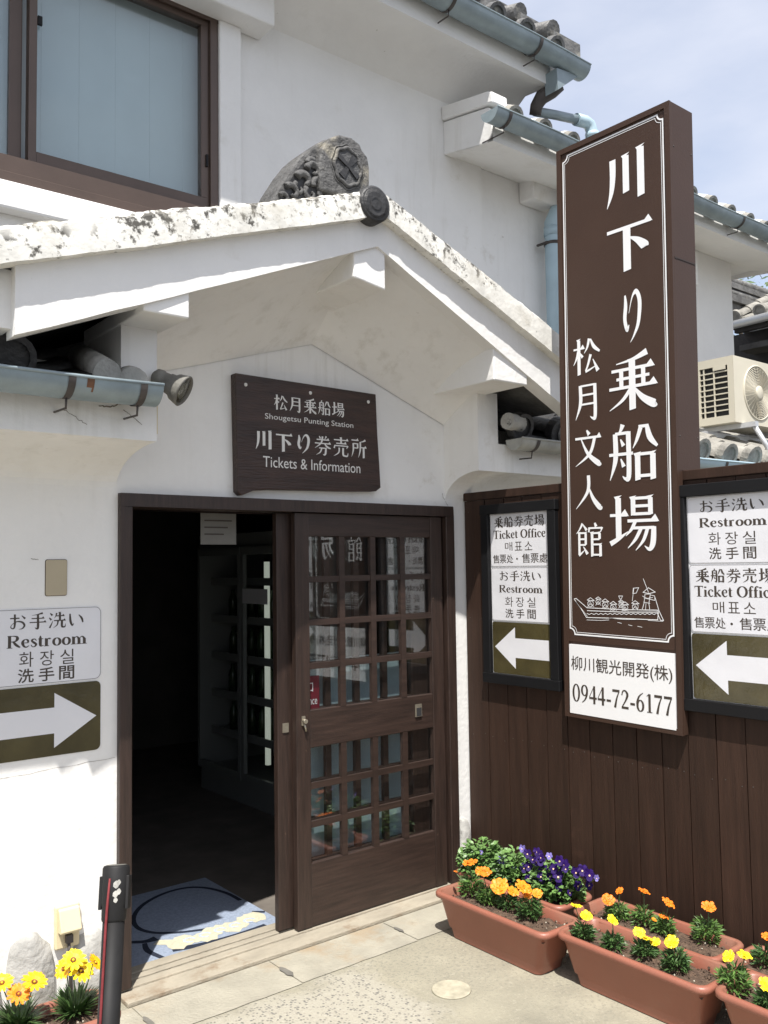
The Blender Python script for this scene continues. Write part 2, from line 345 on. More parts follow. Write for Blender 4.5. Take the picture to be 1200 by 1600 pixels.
G = {
'川': [D((20, 92, 12), (20, 60, 11), (16, 30, 8), (6, 4, 1)), V(50, 92, 22, 12), V(83, 97, 6, 13)],
'下': [H(4, 94, 84, 5), V(45, 84, 0, 13), D((50, 64, 2), (66, 54, 9), (80, 40, 14), (82, 36, 9))],
'り': [D((22, 92, 5), (24, 72, 11), (20, 46, 11), (28, 26, 9), (36, 34, 2)), D((36, 56, 1), (50, 86, 4), (66, 94, 9), (78, 74, 12), (72, 36, 10), (56, 14, 5), (40, 0, 1))],
'乗': [D((80, 99, 10), (52, 90, 5), (18, 86, 1.5)), H(8, 92, 74), V(28, 74, 42, 7), V(72, 74, 42, 7), H(18, 84, 58, 4, 0), H(3, 97, 42), V(50, 90, 0, 11), D((48, 40, 6), (30, 20, 5), (3, 4, 1)), D((53, 40, 3), (70, 20, 9), (92, 6, 12), (97, 6, 2))],
'船': [D((30, 99, 8), (26, 90, 5), (20, 82, 2)), D((14, 84, 8), (14, 40, 8), (2, 4, 1)), H(14, 42, 84, 4, 0), D((41, 86, 8), (41, 12, 8), (34, 5, 5), (28, 10, 1)), D((25, 74, 2), (31, 62, 7)), H(1, 50, 48, 4, 0), D((25, 40, 2), (31, 26, 7)), D((66, 90, 7), (58, 70, 5), (50, 56, 1)), H(62, 80, 92, 4, 0), D((78, 94, 6), (84, 72, 9), (98, 56, 4)), V(59, 46, 0, 9), V(89, 46, 0, 9), H(59, 90, 45, 4, 0), H(59, 90, 8, 4, 0)],
'場': [H(1, 38, 64, 4, 1), V(19, 97, 20, 10), D((1, 12, 8), (20, 22, 6), (39, 34, 1)), V(50, 95, 62, 8), V(85, 95, 62, 8), H(50, 85, 93, 4, 0), H(50, 85, 79, 4, 0), H(50, 85, 65, 4, 0), H(38, 99, 53), D((54, 52, 6), (46, 38, 5), (34, 26, 1)), H(48, 92, 40, 4, 0), D((91, 42, 8), (89, 14, 9), (82, 2, 6), (72, 8, 1)), D((66, 40, 6), (54, 20, 5), (38, 4, 1)), D((79, 40, 6), (70, 18, 5), (54, 0, 1))],
'松': [H(2, 42, 73, 4, 1), V(22, 98, 0, 10), D((20, 71, 6), (12, 46, 5), (1, 30, 1)), D((25, 62, 3), (36, 48, 8)), D((61, 96, 8), (54, 74, 6), (42, 58, 1)), D((66, 94, 4), (78, 72, 9), (99, 56, 5)), D((66, 52, 8), (55, 24, 6), (46, 8, 4)), D((46, 7, 6), (66, 12, 4), (88, 20, 2)), D((74, 38, 2), (92, 4, 11))],
'月': [D((25, 94, 10), (25, 45, 10), (6, 2, 1)), D((79, 94, 10), (79, 10, 10), (70, 2, 6), (60, 8, 1)), H(25, 79, 92, 4, 0), H(27, 77, 67, 4, 0), H(27, 77, 42, 4, 0)],
'文': [D((46, 99, 4), (55, 86, 11)), H(3, 97, 78, 5), D((75, 76, 9), (56, 34, 8), (3, 2, 1)), D((25, 76, 3), (50, 34, 9), (88, 6, 13), (97, 6, 3))],
'人': [D((50, 96, 10), (46, 50, 9), (2, 2, 1)), D((50, 64, 3), (66, 30, 10), (90, 4, 13), (98, 6, 3))],
'館': [D((25, 98, 7), (13, 80, 4), (1, 68, 1)), D((27, 94, 3), (40, 78, 8)), V(12, 71, 8, 7), V(36, 71, 34, 7), H(12, 36, 70, 4, 0), H(12, 36, 52, 4, 0), H(12, 36, 35, 4, 0), D((10, 4, 7), (22, 12, 4), (32, 20, 1)), D((27, 30, 2), (42, 8, 9)), D((70, 99, 5), (75, 88, 9)), H(50, 97, 84, 4, 0), D((50, 86, 6), (48, 72, 5)), D((97, 86, 6), (91, 72, 2)), V(60, 71, 0, 8), V(87, 71, 50, 8), H(60, 87, 69, 4, 0), H(60, 87, 51, 4, 0), V(90, 37, 0, 8), H(60, 90, 36, 4, 0), H(60, 90, 6, 4, 0)],
'券': [D((29, 97, 3), (37, 84, 8)), D((72, 98, 8), (63, 84, 2)), H(14, 88, 79), H(3, 97, 60), D((49, 96, 8), (40, 62, 7), (3, 34, 1)), D((60, 60, 4), (76, 44, 8), (97, 36, 5)), H(28, 70, 36, 4, 0), D((69, 38, 8), (66, 10, 9), (58, 1, 5), (50, 6, 1)), D((44, 36, 7), (34, 14, 5), (10, 0, 1))],
'売': [H(6, 94, 86), V(50, 99, 68, 9), H(20, 82, 68), D((12, 58, 6), (7, 42, 7)), H(12, 90, 56, 4, 0), D((92, 58, 8), (84, 43, 2)), D((38, 46, 8), (34, 20, 6), (4, 1, 1)), D((62, 46, 9), (62, 12, 9), (70, 5, 7), (88, 5, 6), (93, 22, 1))],
'所': [H(4, 47, 93), H(14, 43, 75, 4, 0), V(42, 75, 50, 8), H(14, 43, 52, 4, 0), D((14, 76, 8), (14, 40, 7), (3, 4, 1)), D((92, 97, 9), (76, 89, 5), (58, 85, 2)), D((59, 86, 8), (58, 42, 7), (46, 2, 1)), H(58, 97, 56), V(80, 56, 0, 10)],
'お': [H(6, 58, 72, 5, 0), D((32, 97, 8), (32, 30, 8), (24, 10, 5), (10, 18, 4), (18, 36, 2), (46, 52, 5), (74, 46, 8), (86, 26, 8), (74, 8, 5), (54, 4, 1)), D((70, 88, 3), (90, 68, 9))],
'手': [D((78, 98, 9), (48, 90, 4), (16, 86, 1)), H(14, 86, 66), H(3, 97, 42), D((50, 90, 9), (51, 14, 10), (44, 2, 7), (33, 10, 1))],
'洗': [D((9, 94, 4), (22, 80, 9)), D((3, 66, 4), (16, 52, 9)), D((6, 2, 7), (16, 24, 5), (25, 46, 1)), D((47, 94, 7), (42, 76, 4), (34, 62, 1)), H(42, 92, 76), V(66, 98, 46, 9), H(31, 99, 47), D((55, 46, 7), (50, 20, 5), (28, 1, 1)), D((78, 46, 9), (78, 12, 9), (84, 5, 7), (96, 7, 5), (99, 26, 1))],
'い': [D((14, 86, 6), (17, 40, 10), (28, 12, 7), (38, 26, 1)), D((66, 78, 3), (84, 56, 9), (92, 28, 6))],
}
def ell(cx, cy, rx, ry, wv, wh, a0=0, a1=360):
    n = 20; return ('P', tuple((cx+rx*math.cos(math.radians(a0+(a1-a0)*i/n)), cy+ry*math.sin(math.radians(a0+(a1-a0)*i/n)), wh+(wv-wh)*abs(math.cos(math.radians(a0+(a1-a0)*i/n)))) for i in range(n+1)))
def ST(x, y0, y1, w=14, s=9):
    return [D((x, y0, w), (x, y1, w)), D((x-w/2-s+2, y0+2, 4), (x+w/2+s-2, y0+2, 4))]
LAT = {
'R': (74, ST(18, 0, 95)+[D((8, 93, 5), (40, 93, 5)), D((36, 93, 5), (54, 86, 11), (56, 68, 14), (46, 52, 8), (20, 49, 5)), D((36, 50, 9), (52, 22, 14), (70, 3, 8))]),
'e': (46, [D((9, 36, 5), (38, 36, 5)), D((37, 38, 8), (34, 56, 10), (23, 63, 5), (11, 50, 11), (9, 30, 13), (17, 8, 10), (28, 3, 8), (41, 14, 3))]),
's': (38, [D((32, 48, 4), (24, 61, 6), (12, 58, 9), (10, 46, 10), (20, 34, 13), (30, 20, 11), (24, 4, 7), (12, 3, 5), (5, 18, 4))]),
't': (32, [D((14, 84, 4), (14, 60, 13), (14, 14, 13), (20, 4, 8), (31, 10, 2)), D((2, 60, 5), (29, 60, 5))]),
'r': (42, ST(13, 0, 60)+[D((4, 60, 4), (13, 60, 4)), D((14, 46, 4), (24, 60, 7), (34, 56, 12))]),
'o': (50, [ell(25, 31, 17, 29, 13, 5)]),
'm': (84, ST(13, 0, 60)+ST(42, 0, 44)+ST(71, 0, 44)+[D((4, 60, 4), (13, 60, 4)), D((14, 46, 4), (30, 61, 6), (42, 42, 13)), D((44, 46, 4), (59, 61, 6), (71, 42, 13))]),
'T': (66, ST(33, 0, 93, 14, 12)+[D((3, 92, 7), (63, 92, 7)), D((3, 93, 4), (5, 74, 2)), D((63, 93, 4), (61, 74, 2))]),
'i': (28, ST(14, 0, 60)+[D((5, 60, 4), (14, 60, 4)), D((14, 90, 14), (14, 78, 14))]),
'c': (44, [D((38, 46, 12), (32, 60, 7), (22, 62, 6), (11, 48, 11), (10, 28, 13), (18, 7, 9), (29, 3, 8), (40, 14, 3))]),
'k': (54, ST(13, 0, 95)+[D((5, 94, 4), (13, 94, 4)), D((18, 28, 4), (42, 60, 5)), D((24, 38, 9), (38, 16, 13), (50, 3, 10)), D((34, 60, 4), (50, 60, 4))]),
'O': (78, [ell(39, 47, 29, 45, 15, 5)]),
'f': (34, ST(15, 0, 70)+[D((15, 66, 14), (17, 86, 10), (26, 94, 7), (35, 86, 9)), D((3, 60, 5), (31, 60, 5))]),
' ': (26, []),
'0': (52, [ell(26, 47, 18, 45, 12, 5)]),
'1': (46, ST(25, 0, 92, 13, 10)+[D((10, 80, 3), (25, 92, 7))]),
'2': (52, [D((8, 68, 6), (14, 88, 7), (28, 92, 8), (40, 74, 13), (30, 44, 9), (8, 8, 5)), D((6, 6, 12), (46, 6, 12))]),
'4': (52, [D((33, 93, 4), (4, 34, 4)), D((3, 30, 11), (49, 30, 11)), D((34, 0, 13), (34, 94, 13))]),
'6': (52, [ell(26, 28, 16, 27, 12, 5), D((42, 94, 3), (20, 74, 8), (10, 46, 12), (11, 28, 12))]),
'7': (52, [D((5, 86, 13), (47, 86, 13)), D((45, 86, 5), (30, 46, 9), (20, 0, 13))]),
'9': (52, [ell(26, 65, 16, 27, 12, 5), D((42, 66, 12), (40, 42, 11), (28, 16, 8), (10, 0, 3))]),
'-': (34, [D((4, 30, 12), (30, 30, 12))]),
}
class Lettering:
    def __init__(s, fr, n0=.001, wm=1.0): s.mb = MB(); s.fr = fr; s.n0 = n0; s.wm = wm
    def poly(s, pts, k=0, mi=0):
        O, U, V_, N = s.fr
        w = [O+U*x+V_*y+N*(s.n0+k*.00006) for x, y in pts]
        a = 0
        for i in range(len(pts)):
            x0, y0 = pts[i]; x1, y1 = pts[(i+1) % len(pts)]; a += x0*y1-x1*y0
        s.mb.add(w, [tuple(range(len(w))) if a > 0 else tuple(range(len(w)))[::-1]], mi)
    def glyph(s, strokes, x0, y0, sx, sy, mi=0, wf=1.0):
        for k, st in enumerate(strokes):
            for j_, pl in enumerate(stroke_polys(st, max(1.0, s.wm*wf))): s.poly([(x0+x*sx, y0+y*sy) for x, y in pl], k+(.37*j_ if st[0] != 'P' else .004*j_), mi)
    def brush(s, text, u0, u1, v0, v1, gap=.12, dv=0, mi=0):         # square characters, spread over the box; dv = drop towards the right
        n = len(text); w = (u1-u0)/(n+(n-1)*gap)
        for i, ch in enumerate(text):
            x = u0+i*w*(1+gap); y = v0+dv*(i/(max(n-1, 1)))
            if ch in G: s.glyph(G[ch], x, y, w/100, (v1-v0)/100, mi)
            else: s.sans(ch, x, x+w, y, v1-v0+y, mi)
    def serif(s, text, u0, u1, v0, v1, mi=0):
        tot = sum(LAT[c][0] for c in text); sx = (u1-u0)/tot; x = u0
        for c in text:
            s.glyph(LAT[c][1], x, v0, sx, (v1-v0)/95, mi, .80); x += LAT[c][0]*sx
    def sans(s, text, u0, u1, v0, v1, mi=0, bold=0):
        c = bpy.data.curves.new('t', 'FONT'); c.body = text; c.resolution_u = 3; c.offset = bold
        o = bpy.data.objects.new('t', c); COL.objects.link(o)
        dg = bpy.context.evaluated_depsgraph_get(); me = bpy.data.meshes.new_from_object(o.evaluated_get(dg))
        xs = [v.co.x for v in me.vertices]; ys = [v.co.y for v in me.vertices]
        if xs:
            ax, bx, ay, by = min(xs), max(xs), min(ys), max(ys); O, U, V_, N = s.fr
            sx = (u1-u0)/max(bx-ax, 1e-6); sy = (v1-v0)/max(by-ay, 1e-6)
            vs = [O+U*(u0+(v.co.x-ax)*sx)+V_*(v0+(v.co.y-ay)*sy)+N*s.n0 for v in me.vertices]
            s.mb.add(vs, [tuple(p.vertices) for p in me.polygons], mi)
        bpy.data.objects.remove(o); bpy.data.curves.remove(c); bpy.data.meshes.remove(me)
    def line(s, pts, w, closed=False, k=0, mi=0):
        pts = list(pts)
        if closed: pts = pts+[pts[0]]
        for i in range(len(pts)-1):
            (x0, y0), (x1, y1) = pts[i], pts[i+1]; dx, dy = x1-x0, y1-y0; l = math.hypot(dx, dy)
            if l < 1e-6: continue
            e = w*.45; px, py = -dy/l*w/2, dx/l*w/2; ex, ey = dx/l*e, dy/l*e
            s.poly([(x0-ex-px, y0-ey-py), (x1+ex-px, y1+ey-py), (x1+ex+px, y1+ey+py), (x0-ex+px, y0-ey+py)], k+(i % 2), mi)
    def build(s, name, mats, parent): return s.mb.build(name, mats, parent)

def wall_frame(x, z, y): return (Vector((x, y, z)), XP, ZP, -YP)
def fence_frame(y, z, x): return (Vector((x, y, z)), -YP, ZP, -XP)
def rounded(u0, v0, u1, v1, r, n=5):
    o = []
    for cx, cy, a in ((u1-r, v1-r, 0), (u0+r, v1-r, 90), (u0+r, v0+r, 180), (u1-r, v0+r, 270)):
        for i in range(n+1):
            t = math.radians(a+90*i/n); o.append((cx+r*math.cos(t), cy+r*math.sin(t)))
    return o
def sheet(mb, fr, pts, th, mi=0, n0=0):
    O, U, V_, N = fr
    mb.prism([O+U*x+V_*y+N*n0 for x, y in pts], N*th, mi)
# ================================================================== SETTING
YW = 3.308                                             # front wall plane
YU = 3.90                                              # upper storey wall plane
g = MB(); g.add([(-60, -60, 0), (60, -60, 0), (60, 60, 0), (-60, 60, 0)], [(0, 1, 2, 3)])
structure(g.build('ground', 'ground'))
g = MB(); g.add([(-60, -60, .005), (60, -60, .005), (60, .75, .005), (-60, .75, .005)], [(0, 1, 2, 3)])
structure(g.build('unseen_dark_ground', mat('unseen_ground_grey', (.085, .083, .080), .9, .3, 40, .4, 200)))  # dark ground added out of view to weaken the bounce onto walls and soffits
g = MB()
def slab_sheet(x0, x1, y0, y1, z=.003):
    n = 10; a = [(x0+(x1-x0)*i/n, y0+.006*(mnoise.noise((x0+i*.7, 3, 1)))) for i in range(n+1)]
    g.add([(x, y, z) for x, y in a]+[(x1, y1, z), (x0, y1, z)], [tuple(range(n+1))+(n+1, n+2)])
slab_sheet(-1.5, 1.352, 2.94, 3.192); slab_sheet(1.356, 1.934, 2.94, 3.192); slab_sheet(1.938, 2.527, 2.945, 3.192); slab_sheet(2.531, 3.17, 2.95, 3.192)
structure(g.build('doorway_slabs', 'slab'))
g = MB()
for cx, cy, rx, ry in ((1.936, 3.06, .018, .05), (2.53, 3.08, .012, .035), (1.356, 3.05, .014, .045)):
    g.add([(cx+rx*math.cos(t*.524)*(.8+.2*math.sin(t*3)), cy+ry*math.sin(t*.524), .0075) for t in range(12)], [tuple(range(12))])
structure(g.build('mortar_patches', mat('grey_mortar', (.16, .15, .13), .9, .3, 20)))
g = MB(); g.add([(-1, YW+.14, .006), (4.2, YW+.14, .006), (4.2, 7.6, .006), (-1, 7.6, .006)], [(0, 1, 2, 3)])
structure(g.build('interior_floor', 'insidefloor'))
# ================================================================== THE BUILDING
B = thing('ticket_building', 'white plastered Japanese ticket building with a gabled porch over a dark sliding door', 'building', (1.3, YW, 0))
# front wall with the door opening
w = MB()
w.box((-2.0, YW, 0), (1.342, YW+.14, 2.38)); w.box((3.100, YW, 0), (4.35, YW+.14, 2.38)); w.box((1.342, YW, 1.897), (3.100, YW+.14, 2.38))
w.prism([(1.336, YW, 2.38), (3.10, YW, 2.38), (3.10, YW, 2.45), (2.25, YW, 2.80), (1.336, YW, 2.45)], (0, .14, 0))
w.build('front_wall', 'plaster', B)
def wob_wall():                                        # upper storey wall, a hand-trowelled surface
    m = MB(); xs = [-1.5+.18*i for i in range(48)]; zs = [2.2+.18*i for i in range(14)]
    m.grid([[(x, YU+.004*mnoise.noise((x*2, z*2, 0)), z) for x in xs] for z in zs])
    return m
u = MB(); u.box((2.085, YU, 2.2), (3.985, YU+.15, 4.9)); u.box((3.985, YU+.022, 2.2), (7.03, YU+.15, 4.6)); u.box((-2, YU, 2.2), (2.085, YU+.15, 3.30)); u.box((-2, YU, 4.40), (2.085, YU+.15, 4.9))
u.box((6.88, YU+.15, 0), (7.03, YU+5, 4.5))
u.box((4.35, YU, 0), (7.03, YU+.15, 2.2))
u.build('upper_wall', 'plaster', B)
# window
wz0, wz1, wx1 = 3.395, 4.40, 2.085
wf = MB()
def wbox(x0, x1, z0, z1, y0=YU-.03, y1=YU+.06): wf.box((x0, y0, z0), (x1, y1, z1))
wbox(-1.2, wx1, wz0-.095, wz0-.012); wbox(-1.2, wx1, wz1-.045, wz1); wbox(wx1-.042, wx1, wz0-.012, wz1-.045)
wbox(-1.2, wx1, wz0-.140, wz0-.095, YU-.055, YU+.04)
wf.box((wx1-.085, YU-.012, wz0+.045), (wx1-.042, YU+.03, wz1-.075)); wf.box((1.20, YU-.012, wz0-.012), (wx1-.042, YU+.03, wz0+.045)); wf.box((1.20, YU-.012, wz1-.075), (wx1-.042, YU+.03, wz1-.045))
wf.box((1.165, YU-.018, wz0-.012), (1.20, YU+.03, wz1-.045)); wf.box((1.095, YU+.031, wz0-.012), (1.15, YU+.055, wz1-.045))
win = wf.build('window', 'brownalu', B, .003)
p = MB(); p.box((1.20, YU+.006, wz0+.045), (wx1-.085, YU+.010, wz1-.075)); p.box((-1.2, YU+.042, wz0-.012), (1.095, YU+.046, wz1-.045)); p.build('pane', 'glass', win)
bl = MB(); x = -1.1
while x < wx1-.05:
    bl.box((x, YU+.085+.0012*(int(round(x/.087)) % 2), wz0-.05), (x+.0869, YU+.089, wz1)); x += .087
bl.box((-1.2, YU+.12, wz0-.1), (wx1, YU+.124, wz1)); bl.build('blind', 'blind', win)
lt = MB(); lt.box((1.203, YU-.016, 4.02), (1.222, YU-.004, 4.06)); lt.build('latch', 'black', win)
lt = MB(); lt.box((wx1-.062, YU-.022, 3.60), (wx1-.052, YU-.010, 3.66)); lt.build('handle', 'black', win)
sm = MB(); sm.box((-1.5, YU-.075, wz0-.265), (wx1+.02, YU, wz0-.14)); sm.build('window_ledge', 'plaster', B, .012)
sm = MB(); sm.box((2.088, YU-.045, 2.9), (2.212, YU, 4.372)); sm.build('pilaster', 'plaster', B, .008)
sm = MB(); sm.box((-1.5, YU-.16, 4.372), (2.345, YU, 4.62)); sm.build('lintel_beam', 'plaster', B, .012)
sm = MB(); sm.box((4.36, YU-.11, 4.005), (4.60, YU+.022, 4.16)); sm.build('beam_end', 'plaster', B, .012)
sm = MB(); sm.box((5.95, YU-.08, 3.80), (6.35, YU+.022, 4.08)); sm.build('beam_end', 'plaster', B, .012)
sm = MB(); sm.box((4.715, YU-.01, 2.9), (5.6, YU+.04, 3.87)); sm.build('side_window', 'black', B)
# upper eave: curved soffit, fascia, end
GU, ZU = 3.43, 4.690
def cove(x0, x1, ya, za, yb, zb, bulge=.05, nx=2, n=8):
    rows = []
    for i in range(nx+1):
        x = x0+(x1-x0)*i/nx
        rows.append([(x, ya+(yb-ya)*t/n, za+(zb-za)*(t/n)+bulge*math.sin(math.pi*t/n)) for t in range(n+1)])
    return rows
c = MB(); c.grid(cove(-1.5, 4.17, GU+.06, ZU-.115, YU, 4.475, .055))
c.add([(-1.5, GU+.06, ZU-.115), (4.17, GU+.06, ZU-.115), (4.17, GU+.06, ZU+.02), (-1.5, GU+.06, ZU+.02)], [(0, 3, 2, 1)])
c.prism([(4.17, GU+.06, ZU-.115), (4.17, GU+.06, ZU+.02), (4.17, 5.0, ZU+.80), (4.17, 5.0, 4.475), (4.17, YU, 4.475), (4.17, YU-.2, 4.60)], (.03, 0, 0))
c.build('upper_soffit', 'plaster', B)
# lower right eave
ZL = 4.145
c = MB(); c.grid(cove(3.66, 7.35, GU+.05, ZL-.085, YU+.02, 4.15, -.012))
c.add([(3.66, GU+.05, ZL-.085), (7.35, GU+.05, ZL-.085), (7.35, GU+.05, ZL+.02), (3.66, GU+.05, ZL+.02)], [(0, 3, 2, 1)])
c.add([(7.35, GU+.05, ZL-.085), (7.35, YU+.6, 4.15), (7.35, YU+.6, 4.45), (7.35, GU+.05, ZL+.02)], [(0, 1, 2, 3)])
c.add([(7.02, YU+.02, 4.15), (7.35, YU+.02, 4.15), (7.35, YU+3, 4.15), (7.02, YU+3, 4.15)], [(0, 3, 2, 1)])
c.build('lower_soffit', 'plaster', B)
e = MB(); e.prism([(3.66, YU, 4.135), (3.66, GU+.10, 4.065), (3.66, GU+.05, 4.11), (3.66, GU+.08, 4.275), (3.66, YU, 4.345)], (.10, 0, 0)); e.build('eave_end', 'plaster', B, .006)
e = MB(); e.prism([(3.645, YU, 4.350), (3.645, GU+.035, 4.278), (3.645, GU+.035, 4.345), (3.645, GU+.075, 4.365), (3.645, YU, 4.44)], (.13, 0, 0)); e.build('eave_end_cap', 'plaster', B, .01)
# tiles
def tile_roof(mb, O, U, Sv, Lx, rows, pitch=.265, row=.24, rr=.062, end=True, mi=0, mi_end=0, jit=.006, white_every=None, mi_white=1):
    O, U, Sv = Vector(O), Vector(U).normalized(), Vector(Sv).normalized(); N = U.cross(Sv)
    if N.z < 0: N = -N
    nc = int(Lx/pitch)+1; rnd = random.Random(int(O.x*100)+int(O.z*1000))
    for j in range(nc):
        for i in range(rows):
            du, dn, ds = rnd.uniform(-jit, jit), rnd.uniform(0, jit), rnd.uniform(-jit, jit)
            s0, s1 = i*row+ds, (i+1)*row+.02
            pan = []
            for k in range(7):
                t = k/6; uu = j*pitch+.02+du+t*(pitch-.0); zz = -.035*math.sin(math.pi*t)+.012
                pan.append((uu, zz))
            a = [O+U*x+Sv*s0+N*(z+.026+dn) for x, z in pan]; b = [O+U*x+Sv*s1+N*(z+dn) for x, z in pan]; c_ = [O+U*x+Sv*s0+N*(z+.002) for x, z in pan]
            n = len(pan); mb.add(a+b+c_, [(k, k+1, n+k+1, n+k) for k in range(n-1)]+[(2*n+k, 2*n+k+1, k+1, k) for k in range(n-1)], mi, True)
            r0, r1 = rr*1.07, rr*.95; sg = 10; ring0, ring1 = [], []
            for k in range(sg+1):
                t = math.pi*k/sg; cx, cz = -math.cos(t), math.sin(t)
                ring0.append(O+U*(j*pitch+du+cx*r0)+Sv*(s0-.012)+N*(.030+cz*r0+dn)); ring1.append(O+U*(j*pitch+du+cx*r1)+Sv*s1+N*(.024+cz*r1+dn))
            m_ = mi
            mb.add(ring0+ring1, [(k, k+1, sg+2+k, sg+1+k) for k in range(sg)], m_, True)
            ctr = O+U*(j*pitch+du)+Sv*(s0-.012)+N*(.030+dn)
            if i == 0 and end:                       # round end tile at the eave
                cs = 16; base = O+U*(j*pitch+du)+Sv*(s0-.03)+N*(.045+dn)
                rim = [base+U*math.cos(2*math.pi*k/cs)*rr*1.16+N*math.sin(2*math.pi*k/cs)*rr*1.16 for k in range(cs)]
                inn = [base+U*math.cos(2*math.pi*k/cs)*rr*.85+N*math.sin(2*math.pi*k/cs)*rr*.85 for k in range(cs)]
                dep = [p_+Sv*.012 for p_ in inn]; bk = [p_+Sv*.05 for p_ in rim]
                mb.add(rim+inn+dep+bk, [(k, (k+1) % cs, cs+(k+1) % cs, cs+k) for k in range(cs)]+[(cs+k, cs+(k+1) % cs, 2*cs+(k+1) % cs, 2*cs+k) for k in range(cs)]+[tuple(2*cs+k for k in range(cs))]+[(3*cs+k, 3*cs+(k+1) % cs, (k+1) % cs, k) for k in range(cs)], mi_end)
                if white_every and j % white_every == 0:
                    mb.tube([base+Sv*.05, base+Sv*.15], rr*1.22, 14, mi_white)
            else: mb.add(ring0+[ctr], [tuple(range(sg+1))+(sg+1,)], mi)
r = MB(); tile_roof(r, (-1.4, GU+.02, ZU+.045), XP, (0, 1, .42), 5.60, 6, .265, .24, .062)
for k in range(5):                                     # raised verge tiles along the right end
    s = k*.33; yk = GU+.05+s; zk = ZU+.065+s*.95
    r.prism([(4.23+.07*(k > 0), yk, zk), (4.23+.07*(k > 0), yk+.34, zk+.13), (4.23+.07*(k > 0), yk+.34, zk+.30), (4.23+.07*(k > 0), yk, zk+.19)], (.26, 0, .0))
    r.tube([(4.25+.07*(k > 0), yk+.02, zk+.205), (4.25+.07*(k > 0), yk+.34, zk+.31)], .062, 12)
r.build('upper_roof_tiles', 'tile', B)
r = MB(); tile_roof(r, (3.80, GU+.05, ZL+.045), XP, (0, 1, .40), 3.7, 7, .265, .24, .060, white_every=1)
r.build('lower_roof_tiles', ['tilelight', 'plaster'], B)
def gutter(name, x0, x1, y, z, r, material, parent, brackets, end_vis=True, band=None):
    m = MB(); sg = 12; th = .004
    def prof(rad): return [(y+rad*math.cos(math.pi+math.pi*k/sg), z+rad*math.sin(math.pi+math.pi*k/sg)*1.0) for k in range(sg+1)]
    n = max(2, int((x1-x0)/.25)); o, i_ = prof(r), prof(r-th)
    xs = [x0+(x1-x0)*k/n for k in range(n+1)]; sag = lambda x_: .004*math.sin(x_*5.1)
    m.grid([[(x_, a, b+sag(x_)) for a, b in o] for x_ in xs]); m.grid([[(x_, a, b+sag(x_)) for a, b in i_][::-1] for x_ in xs])
    for x_ in (x0, x1): m.add([(x_, a, b+sag(x_)) for a, b in o], [tuple(range(sg+1))])
    m.tube([(x_, y-r, z+sag(x_)) for x_ in xs], .006, 6)
    gt = m.build(name, material, parent)
    for bx in brackets:
        q = MB(); q.grid([[(bx+dx, y+(r+.004)*math.cos(math.pi+math.pi*k/sg), z+(r+.004)*math.sin(math.pi+math.pi*k/sg)) for k in range(sg+1)] for dx in (-.012, .012)])
        q.tube([(bx, y-.01, z-r-.002), (bx, y-.005, z-r-.035), (bx, y+r+.10, z-r-.030)], .004, 6)
        q.build('bracket', 'iron', gt)
    return gt
gutter('gutter', -1.5, 4.41, GU-.02, ZU+.03, .072, 'gutter', B, [2.6, 3.25, 3.95])
gutter('gutter', 3.55, 7.45, GU-.03, ZL+.03, .066, 'gutter', B, [3.66, 4.3, 5.2, 6.2])
# spout under the upper gutter and its pipe over the lower tiles
pz = MB(); pz.prism([P(870, 106, 1, 3.40), P(872, 140, 1, 3.40), P(905, 118, 1, 3.40)], (0, .10, 0)); pz.build('gutter_end_plate', 'gutter', B)
pz = MB(); pz.tube([P(874, 132, 1, 3.46), P(862, 143, 1, 3.50), P(846, 152, 1, 3.55), P(838, 166, 1, 3.58), P(836, 180, 1, 3.60)], [.045, .045, .047, .040, .038], 12); pz.build('spout', 'iron', B)  # dark iron colour stands for the shade on the spout
pz = MB(); pz.tube([P(836, 174, 1, 3.60), (4.20, 3.60, 4.455), (4.34, 3.58, 4.472), (4.56, 3.56, 4.497)], .030, 12); pz.build('downpipe', 'gutter', B)
pz = MB(); pz.tube([(4.53, 3.562, 4.494), (4.62, 3.555, 4.502), (4.655, 3.55, 4.490), (4.668, 3.545, 4.455), (4.67, 3.54, 4.39), (4.67, 3.52, 4.16)], .040, 14); pz.tube([(4.67, 3.544, 4.435), (4.67, 3.54, 4.40)], .046, 14); pz.build('pipe_elbow', 'pipe', B)
# pale blue downpipe on the wall
dx = 4.575
pz = MB(); pz.tube([(4.98, GU-.02, ZL-.02), (4.93, GU+.02, ZL-.10), (4.66, YU-.16, 3.985), (dx+.015, YU-.10, 3.955), (dx, YU-.085, 3.90), (dx, YU-.085, 2.45)], .058, 16)
pz.tube([(dx, YU-.085, 3.86), (dx, YU-.085, 3.80)], .063, 16)
dp = pz.build('downpipe', 'pipe', B)
pz = MB(); pz.tube([(dx, YU-.085, 3.755), (dx, YU-.085, 3.735)], .064, 16); pz.box((dx-.075, YU-.095, 3.74), (dx-.058, YU, 3.752)); pz.box((dx+.058, YU-.095, 3.74), (dx+.075, YU, 3.752)); pz.build('bracket', 'iron', dp)
pz = MB(); pz.box((5.42, YU-.09, 2.45), (5.56, YU+.01, 3.18)); pz.build('pipe_cover', 'vinyl', B, .01)
